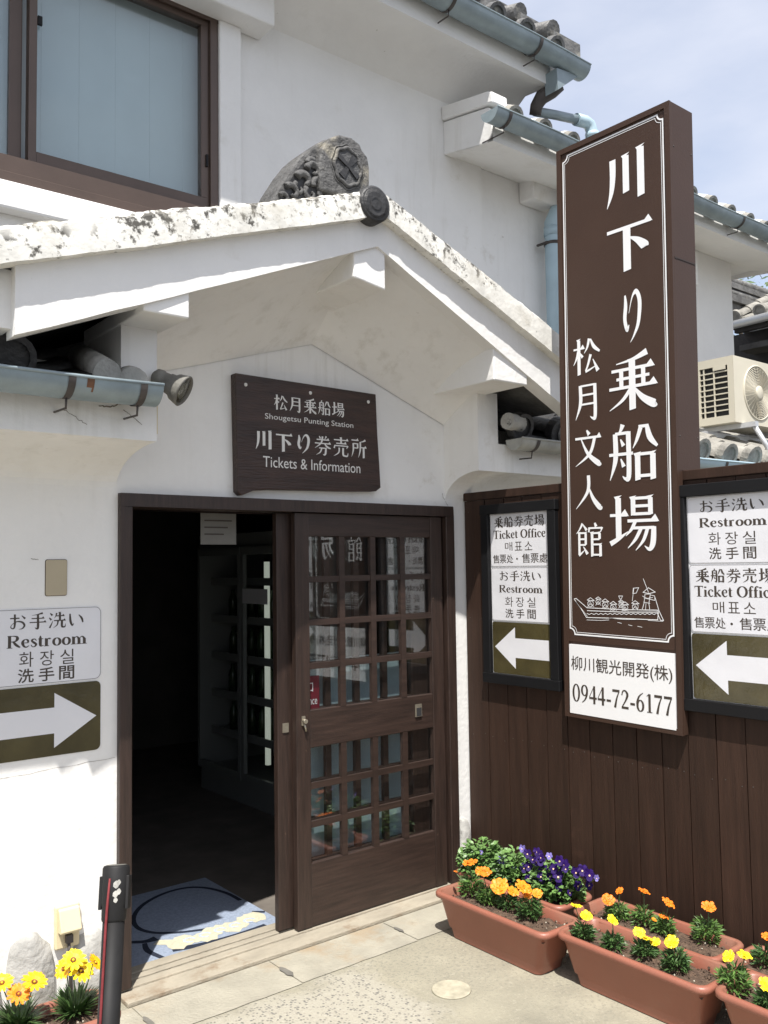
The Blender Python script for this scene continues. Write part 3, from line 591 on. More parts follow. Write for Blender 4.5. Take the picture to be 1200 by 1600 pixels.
# ---------------- porch gable
xa, za = 2.205, 2.898                                  # barge apex, lower edge
def bl_z(x): return za+(x-xa)*(.4181 if x < xa else -.4462)
def bt_z(x): return 3.012+(x-xa)*(.3500 if x < xa else -.3830)
def ct_z(x): return 3.126+(x-xa)*(.3440 if x < xa else -.3610)
bx0, bx1 = .779, 3.46
b = MB(); xs = [bx0+(xa-bx0)*i/14 for i in range(15)]+[xa+(bx1-xa)*i/14 for i in range(1, 15)]
fr, bk = [], []
for x in xs:
    e_ = .003*mnoise.noise((x*6, 1, 2))
    fr.append(((x, SY(x), bl_z(x)+e_), (x, SY(x), bt_z(x)+.02))); bk.append(((x, SY(x)+.085, bl_z(x)), (x, SY(x)+.085, bt_z(x)+.02)))
b.grid([[f[0] for f in fr], [f[1] for f in fr]], 0, False); b.grid([[f[0] for f in bk], [f[0] for f in fr]], 0, False); b.grid([[f[1] for f in bk], [f[0] for f in bk]], 0, False)
b.add([fr[0][0], fr[0][1], bk[0][1], bk[0][0]], [(0, 1, 2, 3)]); b.add([fr[-1][0], fr[-1][1], bk[-1][1], bk[-1][0]], [(0, 3, 2, 1)])
b.build('barge_board', 'plaster', B)
b = MB(); b.box((.62, SY(.5)+.05, 2.33), (.779, SY(.5)+.5, 2.51)); b.build('gable_return', 'plaster', B)
# rough verge cap along both slopes
def cap(x0, x1, n):
    m = MB(); rows = []
    for i in range(n+1):
        x = x0+(x1-x0)*i/n; y = SY(x); zb, zt = bt_z(x), ct_z(x)
        def J(a, s): return s*mnoise.noise((x*11+a*7, a*3.1, x0))+s*.6*mnoise.noise((x*37, a, 5))
        hole = .05*max(0, mnoise.noise((x*5, 9, x0))-.25) if x > xa else 0
        nb = .004*mnoise.noise((x*3, 2, 8))
        rows.append([(x, y+.02, zb+nb), (x, y-.046+J(1, .002)+hole, zb+nb+J(2, .003)+hole*1.2), (x, y-.047+J(3, .002), zb+(zt-zb)*.5), (x, y-.044+J(4, .003), zt-.020+J(5, .004)), (x, y-.024, zt-.004+J(6, .008)), (x, y+.06, zt+.004+J(7, .008)), (x, y+.22, zt+J(8, .008)), (x, y+.24, zb)])
    m.grid([r_[:2] for r_ in rows]); m.grid([r_[1:4] for r_ in rows]); m.grid([r_[3:] for r_ in rows]); m.add(rows[0], [tuple(range(8))]); m.add(rows[-1], [tuple(range(8))[::-1]])
    return m
cap(.62, 2.19, 150).build('verge_cap', 'cap', B); cap(2.185, 3.56, 110).build('verge_cap', 'cap', B)
# porch roof behind the cap
pr = MB()
for (x0, x1) in ((.62, xa), (xa, 3.52)):
    q = [(x0, SY(x0)+.20, ct_z(x0)-.05), (x1, SY(x1)+.20, ct_z(x1)-.05), (x1, YU, ct_z(x1)-.05), (x0, YU, ct_z(x0)-.05)]
    q2 = [(x0, SY(x0)+.07, bl_z(x0)+.06), (x1, SY(x1)+.07, bl_z(x1)+.06), (x1, YU, bl_z(x1)+.06), (x0, YU, bl_z(x0)+.06)]
    pr.add(q+q2, [(0, 1, 2, 3), (7, 6, 5, 4), (0, 4, 5, 1), (1, 5, 6, 2), (2, 6, 7, 3), (3, 7, 4, 0)])
pr.build('porch_roof', 'tile', B)
# soffit from the barge board down to the wall
XL_, XR_ = 1.30, 3.10
def wl_z(x): return 2.616+(x-2.255)*(.30 if x < 2.255 else -.372)
so_ = MB()
for x0, x1, w0, w1 in ((XL_, xa, XL_, 2.255), (xa, XR_, 2.255, XR_)):
    rows = []
    for i in range(9):
        t = i/8; xf = x0+(x1-x0)*t; xw = w0+(w1-w0)*t; row = []
        a = Vector((xf, SY(xf)+.06, bl_z(xf)+.002)); c_ = Vector((xw, YW-.004, wl_z(xw)))
        for k in range(9):
            s = k/8; pnt = a.lerp(c_, s); pnt.z += .035*math.sin(math.pi*s); row.append(pnt)
        rows.append(row)
    so_.grid(rows)
so_.build('porch_soffit', 'plaster', B)
for nm, a_, b_ in (('purlin', (1.195, 2.735, 2.454), (1.361, 3.25, 2.60)), ('ridge_beam', (2.093, 2.765, 2.740), (2.254, 3.12, 2.93)), ('purlin', (2.905, 2.79, 2.440), (3.130, 3.25, 2.56))):
    m = MB()
    if nm == 'ridge_beam':
        m.prism([(a_[0], a_[1], a_[2]+.012), (b_[0], a_[1], a_[2]-.012), (b_[0], a_[1], bl_z(b_[0])+.02), (xa, a_[1], za+.02), (a_[0], a_[1], bl_z(a_[0])+.02)], (0, .38, 0))
    else:
        m.prism([(a_[0], a_[1], a_[2]), (b_[0], a_[1], a_[2]), (b_[0], a_[1], bl_z(b_[0])+.03), (a_[0], a_[1], bl_z(a_[0])+.03)], (0, .55, 0))
    m.build(nm, 'plaster', B, .006)
m = MB(); m.box((1.203, 2.942, 2.20), (1.336, YW, 2.462)); m.build('pillar', 'plaster', B)
m = MB(); m.box((3.065, 3.060, 2.20), (3.205, YW, 2.452)); m.build('pillar', 'plaster', B)
def cornice(x0, x1, yf, z0, zw, ztop, name):
    pr_ = [(yf+(YW-yf)*math.sin(t*math.pi/20), zw+(z0-zw)*math.cos(t*math.pi/20)) for t in range(11)]
    pr_ += [(YW, ztop), (yf, ztop)]
    m = MB(); m.prism([(x0, a, c_) for a, c_ in pr_], (x1-x0, 0, 0)); m.build(name, 'plaster', B)
cornice(-2.0, 1.336, 2.942, 2.054, 1.918, 2.20, 'cornice'); cornice(3.065, 4.35, 3.060, 2.060, 1.915, 2.20, 'cornice')
def crack(px, axis, val, seed, w_=.0022):
    m = MB(); rr = random.Random(seed); pts = []
    for (a_, b_) in zip(px[:-1], px[1:]):
        for k in range(6):
            t = k/6; pts.append((a_[0]+(b_[0]-a_[0])*t+rr.uniform(-1.2, 1.2), a_[1]+(b_[1]-a_[1])*t+rr.uniform(-1.2, 1.2)))
    pts.append(px[-1]); q = [P(x_, y_, axis, val) for x_, y_ in pts]
    for k in range(len(q)-1):
        d = (q[k+1]-q[k]).normalized(); sd = d.cross(YP).normalized()*w_*rr.uniform(.3, .6)
        m.add([q[k]-sd, q[k+1]-sd, q[k+1]+sd, q[k]+sd], [(0, 1, 2, 3)])
    m.build('crack', 'crackline', B)
M['crackline'] = mat('crack_dirt', (.20, .17, .13), .9, .3, 20)
crack([(100, 640), (118, 652), (136, 664)], 1, 2.9405, 1); crack([(192, 640), (203, 648), (222, 664)], 1, 2.9405, 2); crack([(155, 634), (172, 636), (190, 630)], 1, 2.9405, 3, .004)
crack([(0, 1218), (90, 1200), (180, 1183)], 1, YW-.0012, 4, .0012); crack([(48, 872), (60, 875)], 1, YW-.0012, 5); crack([(690, 770), (700, 790)], 1, YW-.0012, 6)
# pent roofs either side of the porch
r = MB(); tile_roof(r, (-1.46, 2.90, 2.232), XP, (0, 1, .36), 2.56, 4, .285, .25, .066); r.build('pent_roof_tiles', 'darkclay', B)
pl = MB(); pl.tube([(1.13, 2.880, 2.262), (1.14, 3.15, 2.37)], .048, 14); pl.build('tile_mortar', 'stone', B); pl = MB(); pl.tube([(1.23, 2.90, 2.245), (1.235, 2.945, 2.26)], .055, 14); pl.build('tile_mortar', 'stone', B)
r = MB(); tile_roof(r, (3.30, 3.02, 2.245), XP, (0, 1, .36), 1.0, 3, .285, .25, .062); r.build('pent_roof_tiles', 'darkclay', B)
pl = MB(); pl.tube([(3.195, 2.985, 2.305), (3.30, 2.995, 2.300)], .042, 12); pl.build('tile_mortar', 'stone', B); pl = MB(); pl.tube([(3.63, 2.96, 2.275), (3.635, 3.05, 2.30)], .055, 10); pl.build('tile_mortar', 'stone', B)
gutter('gutter', -1.5, 1.285, 2.838, 2.222, .066, 'gutter', B, [.36, .975, 1.215])
q = MB(); q.grid([[(1.035+d_, 2.838+.068*math.cos(math.pi+math.pi*k/12), 2.222+.068*math.sin(math.pi+math.pi*k/12)) for k in range(13)] for d_ in (-.012, .012)]); q.build('rusty_band', 'rust', B)
gutter('gutter', 3.24, 4.35, 2.985, 2.222, .056, 'gutterold', B, [3.36, 4.0])
# ridge-end ornament
yo = 2.84
def O_(x, y): p_ = P(x, y, 1, yo); return (p_.x, p_.z)
out = [O_(*c_) for c_ in ((420, 322), (437, 290), (455, 262), (470, 243), (484, 231), (495, 224), (508, 217), (524, 214), (543, 219), (556, 228), (560, 238), (568, 248), (571, 264), (571, 300), (600, 320), (520, 345))]
om = MB(); om.prism([(a, yo, c_) for a, c_ in out], (0, .15, 0))
orn = om.build('ridge_ornament', 'ornament', B, .014, 3)
head = MB(); head.prism([(a_, yo-.030, c_) for a_, c_ in [O_(*q) for q in ((494, 300), (492, 262), (497, 236), (508, 220), (524, 214), (543, 219), (556, 229), (560, 239), (568, 249), (571, 266), (571, 302), (540, 312))]], (0, .040, 0)); head.build('shield', 'ornament', orn, .010, 3)
cx0, cz0 = O_(536, 265.5)
def oval(rx, rz, y_, sc=.0): return [(cx0+rx*math.cos(k*math.pi/32)*(1+sc*math.cos(k*math.pi/4)), y_, cz0+rz*math.sin(k*math.pi/32)*(1+sc*math.cos(k*math.pi/4))) for k in range(65)]
md = MB(); md.tube(oval(.066, .076, yo-.032, .05), .0085, 8, caps=False); md.tube(oval(.080, .090, yo-.030, .04), .004, 6, caps=False); md.build('medallion_rim', 'ornament', orn)
md = MB(); q = oval(.062, .072, yo-.0335)[:-1]; md.add(q, [tuple(range(len(q)))[::-1]])
md.build('medallion', 'emblemclay', orn)
md = MB()
for ang, wd_ in ((.95, .016), (.95+math.pi/2, .012)):    # crossed bars of the emblem
    ca, sa = math.cos(ang), math.sin(ang); u_ = Vector((ca, 0, sa)); v_ = Vector((-sa, 0, ca)); c0 = Vector((cx0, yo-.034, cz0))
    md.prism([c0-u_*.058-v_*wd_, c0-v_*wd_*.45, c0+u_*.058-v_*wd_, c0+u_*.058+v_*wd_, c0+v_*wd_*.45, c0-u_*.058+v_*wd_], (0, -.005-.002*(ang > 1), 0))
md.build('emblem_cross', 'darkclay', orn)
rc = MB(); rc.prism([(a_, yo-.003, c_) for a_, c_ in [O_(*q) for q in ((434, 318), (440, 303), (450, 286), (460, 272), (470, 258), (481, 247), (493, 243), (494, 290), (526, 314))]], (0, .006, 0)); rc.build('recess_shade', 'darkclay', orn)  # flat patch slightly proud of the wing; its dark colour paints the carving's shade
for cx_, cy_, r_, tn, a_0, rad_, dr_ in ((487, 258, .026, .85, 3.2, .012, -1), (443, 311, .022, .7, 2.8, .010, -1), (466, 296, .026, .8, 2.2, .010, 1), (489, 268, .034, .85, 3.2, .015, -1), (474, 284, .036, .7, 2.9, .017, -1), (455, 302, .034, .75, 2.6, .013, -1), (497, 290, .032, .7, 3.6, .014, -1), (508, 306, .034, .8, 3.0, .011, 1), (484, 304, .030, .8, 2.4, .011, 1), (564, 296, .018, .8, 0, .010, 1)):
    pts = []; rs = []; q0 = O_(cx_, cy_)
    for k in range(20):
        t = k/19; a_ = a_0+dr_*tn*2*math.pi*t; rr = r_*(1-.75*t); pts.append((q0[0]+rr*math.cos(a_), yo-.008, q0[1]+rr*math.sin(a_))); rs.append(rad_*(1-.5*t))
    sw = MB(); sw.tube(pts, rs, 8); sw.build('swirl', 'ornament', orn)
rt = MB(); c_ = P(588, 318, 1, 2.692); rt.lathe((c_.x, 2.692, c_.z), (0, 1, 0), [(0, .064), (.006, .074), (.3, .074), (.3, .001)], 28); rt.lathe((c_.x, 2.692, c_.z), (0, -1, 0), [(-.004, .064), (.002, .060), (-.003, .030), (.004, .026), (-.006, .014), (-.006, .001)], 24)
rt.build('ridge_end_tile', 'darkclay', B)
# ---------------- doorway
j = MB(); yf = YW-.028
j.box((1.342, yf, .028), (1.392, YW+.145, 1.845)); j.box((3.045, yf, .028), (3.100, YW+.145, 1.845)); j.box((1.342, yf, 1.845), (3.100, YW+.145, 1.897))
j.build('door_frame', 'wood', B, .004)
j = MB(); j.box((1.342, 3.198, .0), (3.10, 3.298, .018)); j.box((1.342, 3.298, 0), (3.10, 3.345, .026)); j.box((1.342, 3.358, 0), (3.10, 3.392, .026)); j.box((1.342, 3.405, 0), (3.10, 3.46, .026)); j.box((1.342, 3.345, 0), (3.10, 3.405, .010))
j.build('threshold', 'threshold', B, .003)
def leaf(name, x0, y0, front):
    x1 = x0+.88; y1 = y0+.034; m = MB(); st = .075 if front else .105
    m.box((x0, y0, .03), (x0+st, y1, 1.842)); m.box((x1-st, y0, .03), (x1, y1, 1.842))
    m.box((x0+st, y0+.003, .03), (x1-st, y1-.003, .30), 1); m.box((x0+st, y0+.003, .80), (x1-st, y1-.003, .965), 1); m.box((x0+st, y0+.003, 1.738), (x1-st, y1-.003, 1.842), 1)
    d = m.build(name, ['wood', 'woodh'], B, .003)
    la = MB(); n = 4; wv = (x1-x0-2*st)
    for z0, z1, nr in ((.965, 1.738, 4), (.30, .80, 3)):
        for k in range(1, n): xc = x0+st+wv*k/n; la.box((xc-.015, y0+.002, z0), (xc+.015, y0+.024, z1))
        for k in range(1, nr):
            zc = z0+(z1-z0)*k/nr
            for q in range(n): la.box((x0+st+wv*q/n+(.015 if q else 0), y0+.0045, zc-.0135), (x0+st+wv*(q+1)/n-(.015 if q < n-1 else 0), y0+.022, zc+.0135))
    la.build('lattice', 'woodh', d)
    gl = MB(); gl.box((x0+st, y0+.026, .965), (x1-st, y0+.029, 1.738)); gl.box((x0+st, y0+.026, .30), (x1-st, y0+.029, .80)); gl.build('glass_pane', 'doorglass' if front else 'glass', d)
    return d
df = leaf('sliding_door', 2.150, 3.300, True)
dr = leaf('sliding_door', 2.086, 3.352, False)
h = MB(); h.box((2.835, 3.295, .865), (2.875, 3.3005, .925)); h.build('finger_pull', 'brass', df)
h = MB(); h.box((2.837+.003, 3.294, .868), (2.872, 3.2952, .908)); h.build('pull_shade', 'dark', df)  # flat dark sheet on the plate, painting the shade inside the pull
h = MB(); h.box((2.176, 3.292, .905), (2.192, 3.300, .945)); h.tube([(2.184, 3.294, .925), (2.184, 3.275, .925)], [.008, .010], 12); h.tube([(2.184, 3.288, .912), (2.192, 3.286, .880)], .005, 8); h.build('lock', 'brass', df)
h = MB(); h.box((2.110, 3.347, .875), (2.140, 3.352, .915)); h.build('finger_pull', 'brass', dr)
pp = MB(); pp.box((2.24, 3.43, .03), (2.86, 3.436, 1.17)); pp.build('backing_board', 'palepanel', B)
rp = MB(); fr_ = wall_frame(2.226, .955, 3.344); sheet(rp, fr_, [(0, 0), (.075, 0), (.075, .155), (0, .155)], .003); rpo = rp.build('red_plate', 'redplate', df)
lt = Lettering(fr_, .0045); lt.sans('口', .006, .040, .085, .125); lt.sans('ance', .004, .062, .028, .052); lt.build('lettering', 'vinyl', rpo)
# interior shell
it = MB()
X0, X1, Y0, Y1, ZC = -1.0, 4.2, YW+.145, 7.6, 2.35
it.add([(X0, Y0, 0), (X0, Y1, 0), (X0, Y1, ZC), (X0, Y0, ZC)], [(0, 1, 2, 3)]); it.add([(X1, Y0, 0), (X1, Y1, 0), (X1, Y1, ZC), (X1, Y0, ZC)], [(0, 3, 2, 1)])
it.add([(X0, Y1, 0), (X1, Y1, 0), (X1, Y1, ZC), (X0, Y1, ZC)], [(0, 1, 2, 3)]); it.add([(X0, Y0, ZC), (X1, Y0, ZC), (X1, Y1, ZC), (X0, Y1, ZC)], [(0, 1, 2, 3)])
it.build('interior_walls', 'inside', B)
# main roof body so that nothing is open from behind
rb = MB(); rb.box((-2, YU+.15, 2.36), (4.17, 9, 4.9)); rb.box((-2.02, YW+.15, 0), (-2.0, 9, 4.9)); rb.box((-2, 8.9, 0), (6.88, 9, 4.45)); rb.build('rear_mass', 'plaster', B)
# ================================================================== FENCE
XF = 3.189
FN = thing('board_fence', 'tall dark brown board fence running forward from the right of the doorway', 'fence', (XF, 2.0, 0))
m = MB(); y = 3.296; rnd = random.Random(3)
edges = [3.296, 3.150, 3.02]
while edges[-1] > .6: edges.append(edges[-1]-.1225)
for i in range(len(edges)-1):
    o_ = rnd.uniform(0, .0025); m.box((XF+o_, edges[i+1]+.0022, .01), (XF+.018, edges[i]-.0022, 1.925), rnd.choice((0, 0, 1, 2)))
    for zz in (.12, .75, 1.33, 1.86):
        for f_ in (.22, .78): yy = edges[i+1]+(edges[i]-edges[i+1])*f_+rnd.uniform(-.006, .006); m.lathe((XF+o_+.001, yy, zz+rnd.uniform(-.012, .012)), -XP, [(0, .0026), (.0016, .0022), (.002, .0006)], 7, 3)
m.build('boards', ['fence', 'fenceb', 'fencec', 'iron'], FN)
m = MB(); m.box((XF-.006, .55, 1.927), (XF+.05, 3.296, 1.968)); m.build('top_rail', 'fence', FN, .003)
m = MB(); m.box((XF+.0185, .55, .01), (XF+.03, 3.296, 1.92)); m.build('backing', 'fence', FN)
for yy in (2.35, 1.2): 
    m = MB(); m.box((XF+.031, yy-.04, .01), (XF+.10, yy+.04, 1.92)); m.build('post', 'fence', FN)
# ================================================================== TALL SIGN
XS = 3.150
SO_, SV = Vector((XS, 2.6285, .917)), Vector((0, -.01435, 1)).normalized(); SU = Vector((0, -1, -.01435)).normalized()
SFR = (SO_, SU, SV, -XP); SW, SH = .5955, 2.586
def suv(x, y):
    p_ = P(x, y, 0, XS)-SO_; return p_.dot(SU), p_.dot(SV)
T = thing('tower_sign', 'tall brown upright sign with big white Japanese characters fixed on the fence', 'sign', SO_)
m = MB(); m.fbox(SFR, (0, 0, -.034), (SW, 1.06, -.006)); m.fbox(SFR, (0, 1.06, -.165), (SW, SH, -.006)); m.build('cabinet', 'signbrown', T, .002, 1)
m = MB(); lip = .024
m.fbox(SFR, (0, 0, -.006), (lip, SH, .006)); m.fbox(SFR, (SW-lip, 0, -.006), (SW, SH, .006)); m.fbox(SFR, (lip, 0, -.006), (SW-lip, lip, .006)); m.fbox(SFR, (lip, SH-lip, -.006), (SW-lip, SH, .006)); m.build('edge_frame', 'signbrown', T, .002, 1)
m = MB(); m.fbox(SFR, (lip, .335, -.006), (SW-lip, SH-lip, -.001)); m.build('face_panel', 'signbrown', T)
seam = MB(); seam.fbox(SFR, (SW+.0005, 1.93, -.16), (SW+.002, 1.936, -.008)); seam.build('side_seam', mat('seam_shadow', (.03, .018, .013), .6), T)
for vv in (1.2, 1.93, 2.4):
    rv = MB()
    for nn in (-.02, -.15): rv.lathe(SO_+SU*SW+SV*vv-XP*nn, SU, [(0, .004), (.0015, .003), (.002, .0005)], 8)
    rv.build('rivets', 'iron', T)
def notched(u0, v0, u1, v1, r, n=6):
    pts = []
    for cx, cy, a0, a1 in ((u0, v0, 90, 0), (u1, v0, 180, 90), (u1, v1, 270, 180), (u0, v1, 360, 270)):
        for i in range(n+1):
            t = math.radians(a0+(a1-a0)*i/n); pts.append((cx+r*math.cos(t), cy+r*math.sin(t)))
    return pts
bd = Lettering(SFR, .0004)
bd.line(notched(.034, .367, .560, 2.548, .026), .0065, True); bd.line(notched(.0435, .3765, .5505, 2.5385, .0265), .0024, True); bd.build('border_lines', 'vinyl', T)
lt = Lettering(SFR, .0005, 1.18)
def big(ch, x0, x1, y0, y1):                            # bounding box in the photograph, turned into the sign's own plane
    cx, cy = (x0+x1)/2, (y0+y1)/2
    a, b_ = suv(x0, cy), suv(x1, cy); t_, o_ = suv(cx, y0), suv(cx, y1)
    return a[0], b_[0], o_[1], t_[1]
cells = []
vtop = [suv(985, yy)[1] for yy in (232, 340, 453, 553, 661, 773)]; vbot = [suv(985, yy)[1] for yy in (317, 422, 535, 641, 752, 860)]
for ch, vt, vb, ua, ub in zip('川下り乗船場', vtop, vbot, (.262, .262, .330, .262, .260, .258), (.488, .510, .460, .512, .508, .500)):
    lt.glyph(G[ch], ua, vb, (ub-ua)/100, (vt-vb)/100)
vtop = [suv(915, yy)[1] for yy in (528, 598, 672, 741, 817)]; vbot = [suv(915, yy)[1] for yy in (585, 656, 729, 796, 870)]
for ch, vt, vb in zip('松月文人館', vtop, vbot): lt.glyph(G[ch], .075, vb, .148/100, (vt-vb)/100)
lt.build('lettering', 'vinyl', T)
# boat drawing in white lines
bt = Lettering(SFR, .0005)
def bp(x, y): return suv(860+x/2.623, 550+y/2.623)
def bl_(pts, w=.0026, closed=False): bt.line([bp(*p_) for p_ in pts], w, closed)
bl_([(97, 1012), (106, 1010), (150, 1048), (300, 1056), (440, 1058), (443, 1066), (300, 1066), (152, 1060)], .003)
bl_([(97, 1012), (125, 1050), (148, 1088), (300, 1092), (440, 1098), (443, 1066)], .003); bl_([(106, 1024), (152, 1084)], .002)
bl_([(430, 1008), (445, 1060), (464, 1100), (452, 1100), (436, 1064)], .0028)
bl_([(150+ i*9.5, 1072+(4 if i % 2 else -1)) for i in range(31)], .0022)
bl_([(150, 1098), (210, 1100), (240, 1098)], .0018); bl_([(240, 1090), (300, 1096), (352, 1096)], .0018); bl_([(276, 1108), (292, 1112)], .0018); bl_([(320, 1118), (335, 1122)], .0018); bl_([(358, 1124), (376, 1128)], .0018); bl_([(400, 1100), (462, 1104)], .0016)
for cx, cy, s_ in ((165, 1025, 1.0), (196, 1018, .8), (225, 1030, 1.0), (258, 1040, 1.0), (290, 1030, .8), (306, 1042, 1.0), (348, 1038, 1.05)):
    bl_([(cx+12*s_*math.cos(t*.7), cy+6+13*s_*math.sin(t*.7)) for t in range(9)], .0022, True)
    bl_([(cx-15*s_, cy-8*s_), (cx, cy-18*s_), (cx+15*s_, cy-6*s_)], .0024, True); bl_([(cx-12*s_, cy+20), (cx, cy+2), (cx+13*s_, cy+20)], .002); bl_([(cx-6, cy+8), (cx+8, cy+14)], .0018); bl_([(cx-8, cy), (cx+6, cy-6)], .0018)
bl_([(288, 1012), (290, 1030)], .003); bl_([(280, 1000), (296, 1000), (291, 1012), (285, 1012)], .0022, True)
bl_([(336, 1020), (342, 970)], .002); bl_([(340, 968), (362, 966), (352, 988), (338, 990)], .0022, True)
bl_([(381, 930), (402, 985)], .0024); bl_([(380, 985), (402, 966), (430, 984), (405, 990)], .0026, True); bl_([(388, 992), (384, 1030), (376, 1058)], .0026); bl_([(410, 992), (404, 1030), (408, 1060)], .0026); bl_([(388, 992), (410, 992)], .0022)
bl_([(384, 1008), (428, 1018), (428, 1000), (412, 996)], .0022); bl_([(382, 1025), (408, 1030)], .0022); bl_([(392, 1030), (390, 1058)], .002); bl_([(378, 1000), (396, 1010), (420, 1006)], .002)
bt.build('boat_drawing', 'vinyl', T)
pp = MB(); pp.fbox(SFR, (.031, .018, -.006), (.566, .322, .0075)); pnl = pp.build('phone_panel', 'vinyl', T)
lt = Lettering(SFR, .0082)
def suv2(x, y): return suv(x, y)
a, b_ = suv(893, 1052), suv(1048, 1064)
lt.sans('柳川観光開発(株)', .042, .555, .200, .272, bold=.006); lt.serif('0944-72-6177', .045, .555, .072, .150); lt.build('lettering', 'ink', pnl)
# ================================================================== NOTICE BOARDS ON THE FENCE
def lines_restroom(lt, u0, u1, v0, h, mi=0, kanji='sans'):
    w_ = u1-u0; c_ = (u0+u1)/2
    lt.brush('お手洗い', u0+w_*.14, u1-w_*.14, v0+h*.755, v0+h*.945, .10)
    lt.serif('Restroom', u0+w_*.125, u1-w_*.125, v0+h*.535, v0+h*.675)
    for i, ch in enumerate('화장실'): lt.sans(ch, u0+w_*(.235+.19*i), u0+w_*(.375+.19*i), v0+h*.27, v0+h*.455)
    for i, ch in enumerate('洗手間'): lt.sans(ch, u0+w_*(.235+.19*i), u0+w_*(.375+.19*i), v0+h*.055, v0+h*.23, bold=.012)
def lines_ticket(lt, u0, u1, v0, h):
    w_ = u1-u0
    lt.brush('乗船券売場', u0+w_*.07, u1-w_*.07, v0+h*.745, v0+h*.95, .10)
    lt.serif('Ticket Office', u0+w_*.05, u1-w_*.05, v0+h*.53, v0+h*.69)
    for i, ch in enumerate('매표소'): lt.sans(ch, u0+w_*(.255+.17*i), u0+w_*(.385+.17*i), v0+h*.295, v0+h*.46)
    for i, ch in enumerate('售票处'): lt.sans(ch, u0+w_*(.035+.122*i), u0+w_*(.150+.122*i), v0+h*.06, v0+h*.225, bold=.008)
    lt.sans('・', u0+w_*.445, u0+w_*.475, v0+h*.12, v0+h*.16)
    for i, ch in enumerate('售票處'): lt.sans(ch, u0+w_*(.545+.145*i), u0+w_*(.680+.145*i), v0+h*.06, v0+h*.235, bold=.008)
def arrow_pts(u0, u1, v0, v1, left=True):
    w_, h_ = u1-u0, v1-v0; c_ = (v0+v1)/2
    p_ = [(u0, c_), (u0+w_*.39, v1), (u0+w_*.39, c_+h_*.235), (u1, c_+h_*.235), (u1, c_-h_*.235), (u0+w_*.39, c_-h_*.235), (u0+w_*.39, v0)][::-1]
    return p_ if left else [(u0+u1-x, y) for x, y in p_][::-1]
def board(yl, yr, zb, zt, first, label, x0=XF):
    fr_ = fence_frame(yl, zb, x0); W, Hh = yl-yr, zt-zb
    t = thing('notice_board', label, 'notice board', fr_[0], 'framed notice boards on the fence')
    fw = .048; m = MB()
    m.fbox(fr_, (0, fw, .0005), (fw, Hh-fw, .030)); m.fbox(fr_, (W-fw, fw, .0005), (W, Hh-fw, .030)); m.fbox(fr_, (-.004, 0, .0005), (W+.004, fw, .032)); m.fbox(fr_, (-.004, Hh-fw, .0005), (W+.004, Hh, .032)); m.build('frame', 'black', t, .002, 1)
    m = MB(); m.fbox(fr_, (fw, fw, .001), (W-fw, Hh-fw, .008)); m.build('backing', 'vinyl', t)
    iw, ih = W-2*fw, Hh-2*fw; sh = ih*.338; lt = Lettering(fr_, .0112)
    for k, kind in enumerate(first):
        v0 = Hh-fw-(k+1)*sh+.002; m = MB(); sheet(m, fr_, rounded(fw+.003, v0+.002, W-fw-.003, v0+sh-.003, .012), .0022, 0, .0085); sheet_o = m.build('paper_notice', 'paper', t)
        ol = Lettering(fr_, .0109, 1.45); ol.line(rounded(fw+.005, v0+.004, W-fw-.005, v0+sh-.005, .012), .0011, True)
        (lines_restroom if kind == 'r' else lines_ticket)(ol, fw+.004, W-fw-.004, v0+.003, sh-.008)
        ol.build('lettering', 'ink', sheet_o)
    v1 = Hh-fw-2*sh-.002; m = MB(); sheet(m, fr_, rounded(fw+.004, fw+.002, W-fw-.004, v1, .010), .0022, 0, .0085); ao = m.build('arrow_panel', 'arrowbg', t)
    ar = Lettering(fr_, .0109); ar.poly(arrow_pts(fw+.018, W-fw-.020, fw+.030, v1-.022)); ar.build('arrow', 'paper', ao)
    return t
board(3.152, 2.672, 1.018, 1.896, 'tr', 'black framed notice board between doorway and tall sign, ticket office above restroom')
board(2.052, 1.572, 1.008, 1.906, 'rt', 'black framed notice board right of the tall sign, restroom above ticket office')
# ================================================================== NOTICES ON THE LEFT WALL
fr_ = wall_frame(.66, .928, YW)
t = thing('restroom_notice', 'white laminated restroom notice in four scripts on the wall left of the door', 'notice', fr_[0]+ZP*.27)
m = MB(); sheet(m, fr_, rounded(0, .262, .618, .536, .024), .0022, 0, .0006); so_ = m.build('paper_notice', 'paper', t)
lt = Lettering(fr_, .0032, 1.4); lt.line(rounded(.003, .265, .615, .533, .022), .0014, True)
lt.brush('お手洗い', .282, .552, .462, .520, .12); lt.serif('Restroom', .272, .562, .398, .442)
for i, ch in enumerate('화장실'): lt.sans(ch, .318+.073*i, .368+.073*i, .328, .382)
for i, ch in enumerate('洗手間'): lt.sans(ch, .314+.073*i, .370+.073*i, .272, .322, bold=.014)
lt.build('lettering', 'ink', so_)
t = thing('arrow_sign', 'olive laminated panel with a white right arrow below the restroom notice', 'arrow sign', fr_[0])
m = MB(); sheet(m, fr_, rounded(0, 0, .616, .256, .020), .0022, 0, .0006); ao = m.build('arrow_panel', 'arrowbg', t)
lt = Lettering(fr_, .0032); lt.poly(arrow_pts(.20, .600, .028, .226, False)); lt.build('arrow', 'paper', ao)
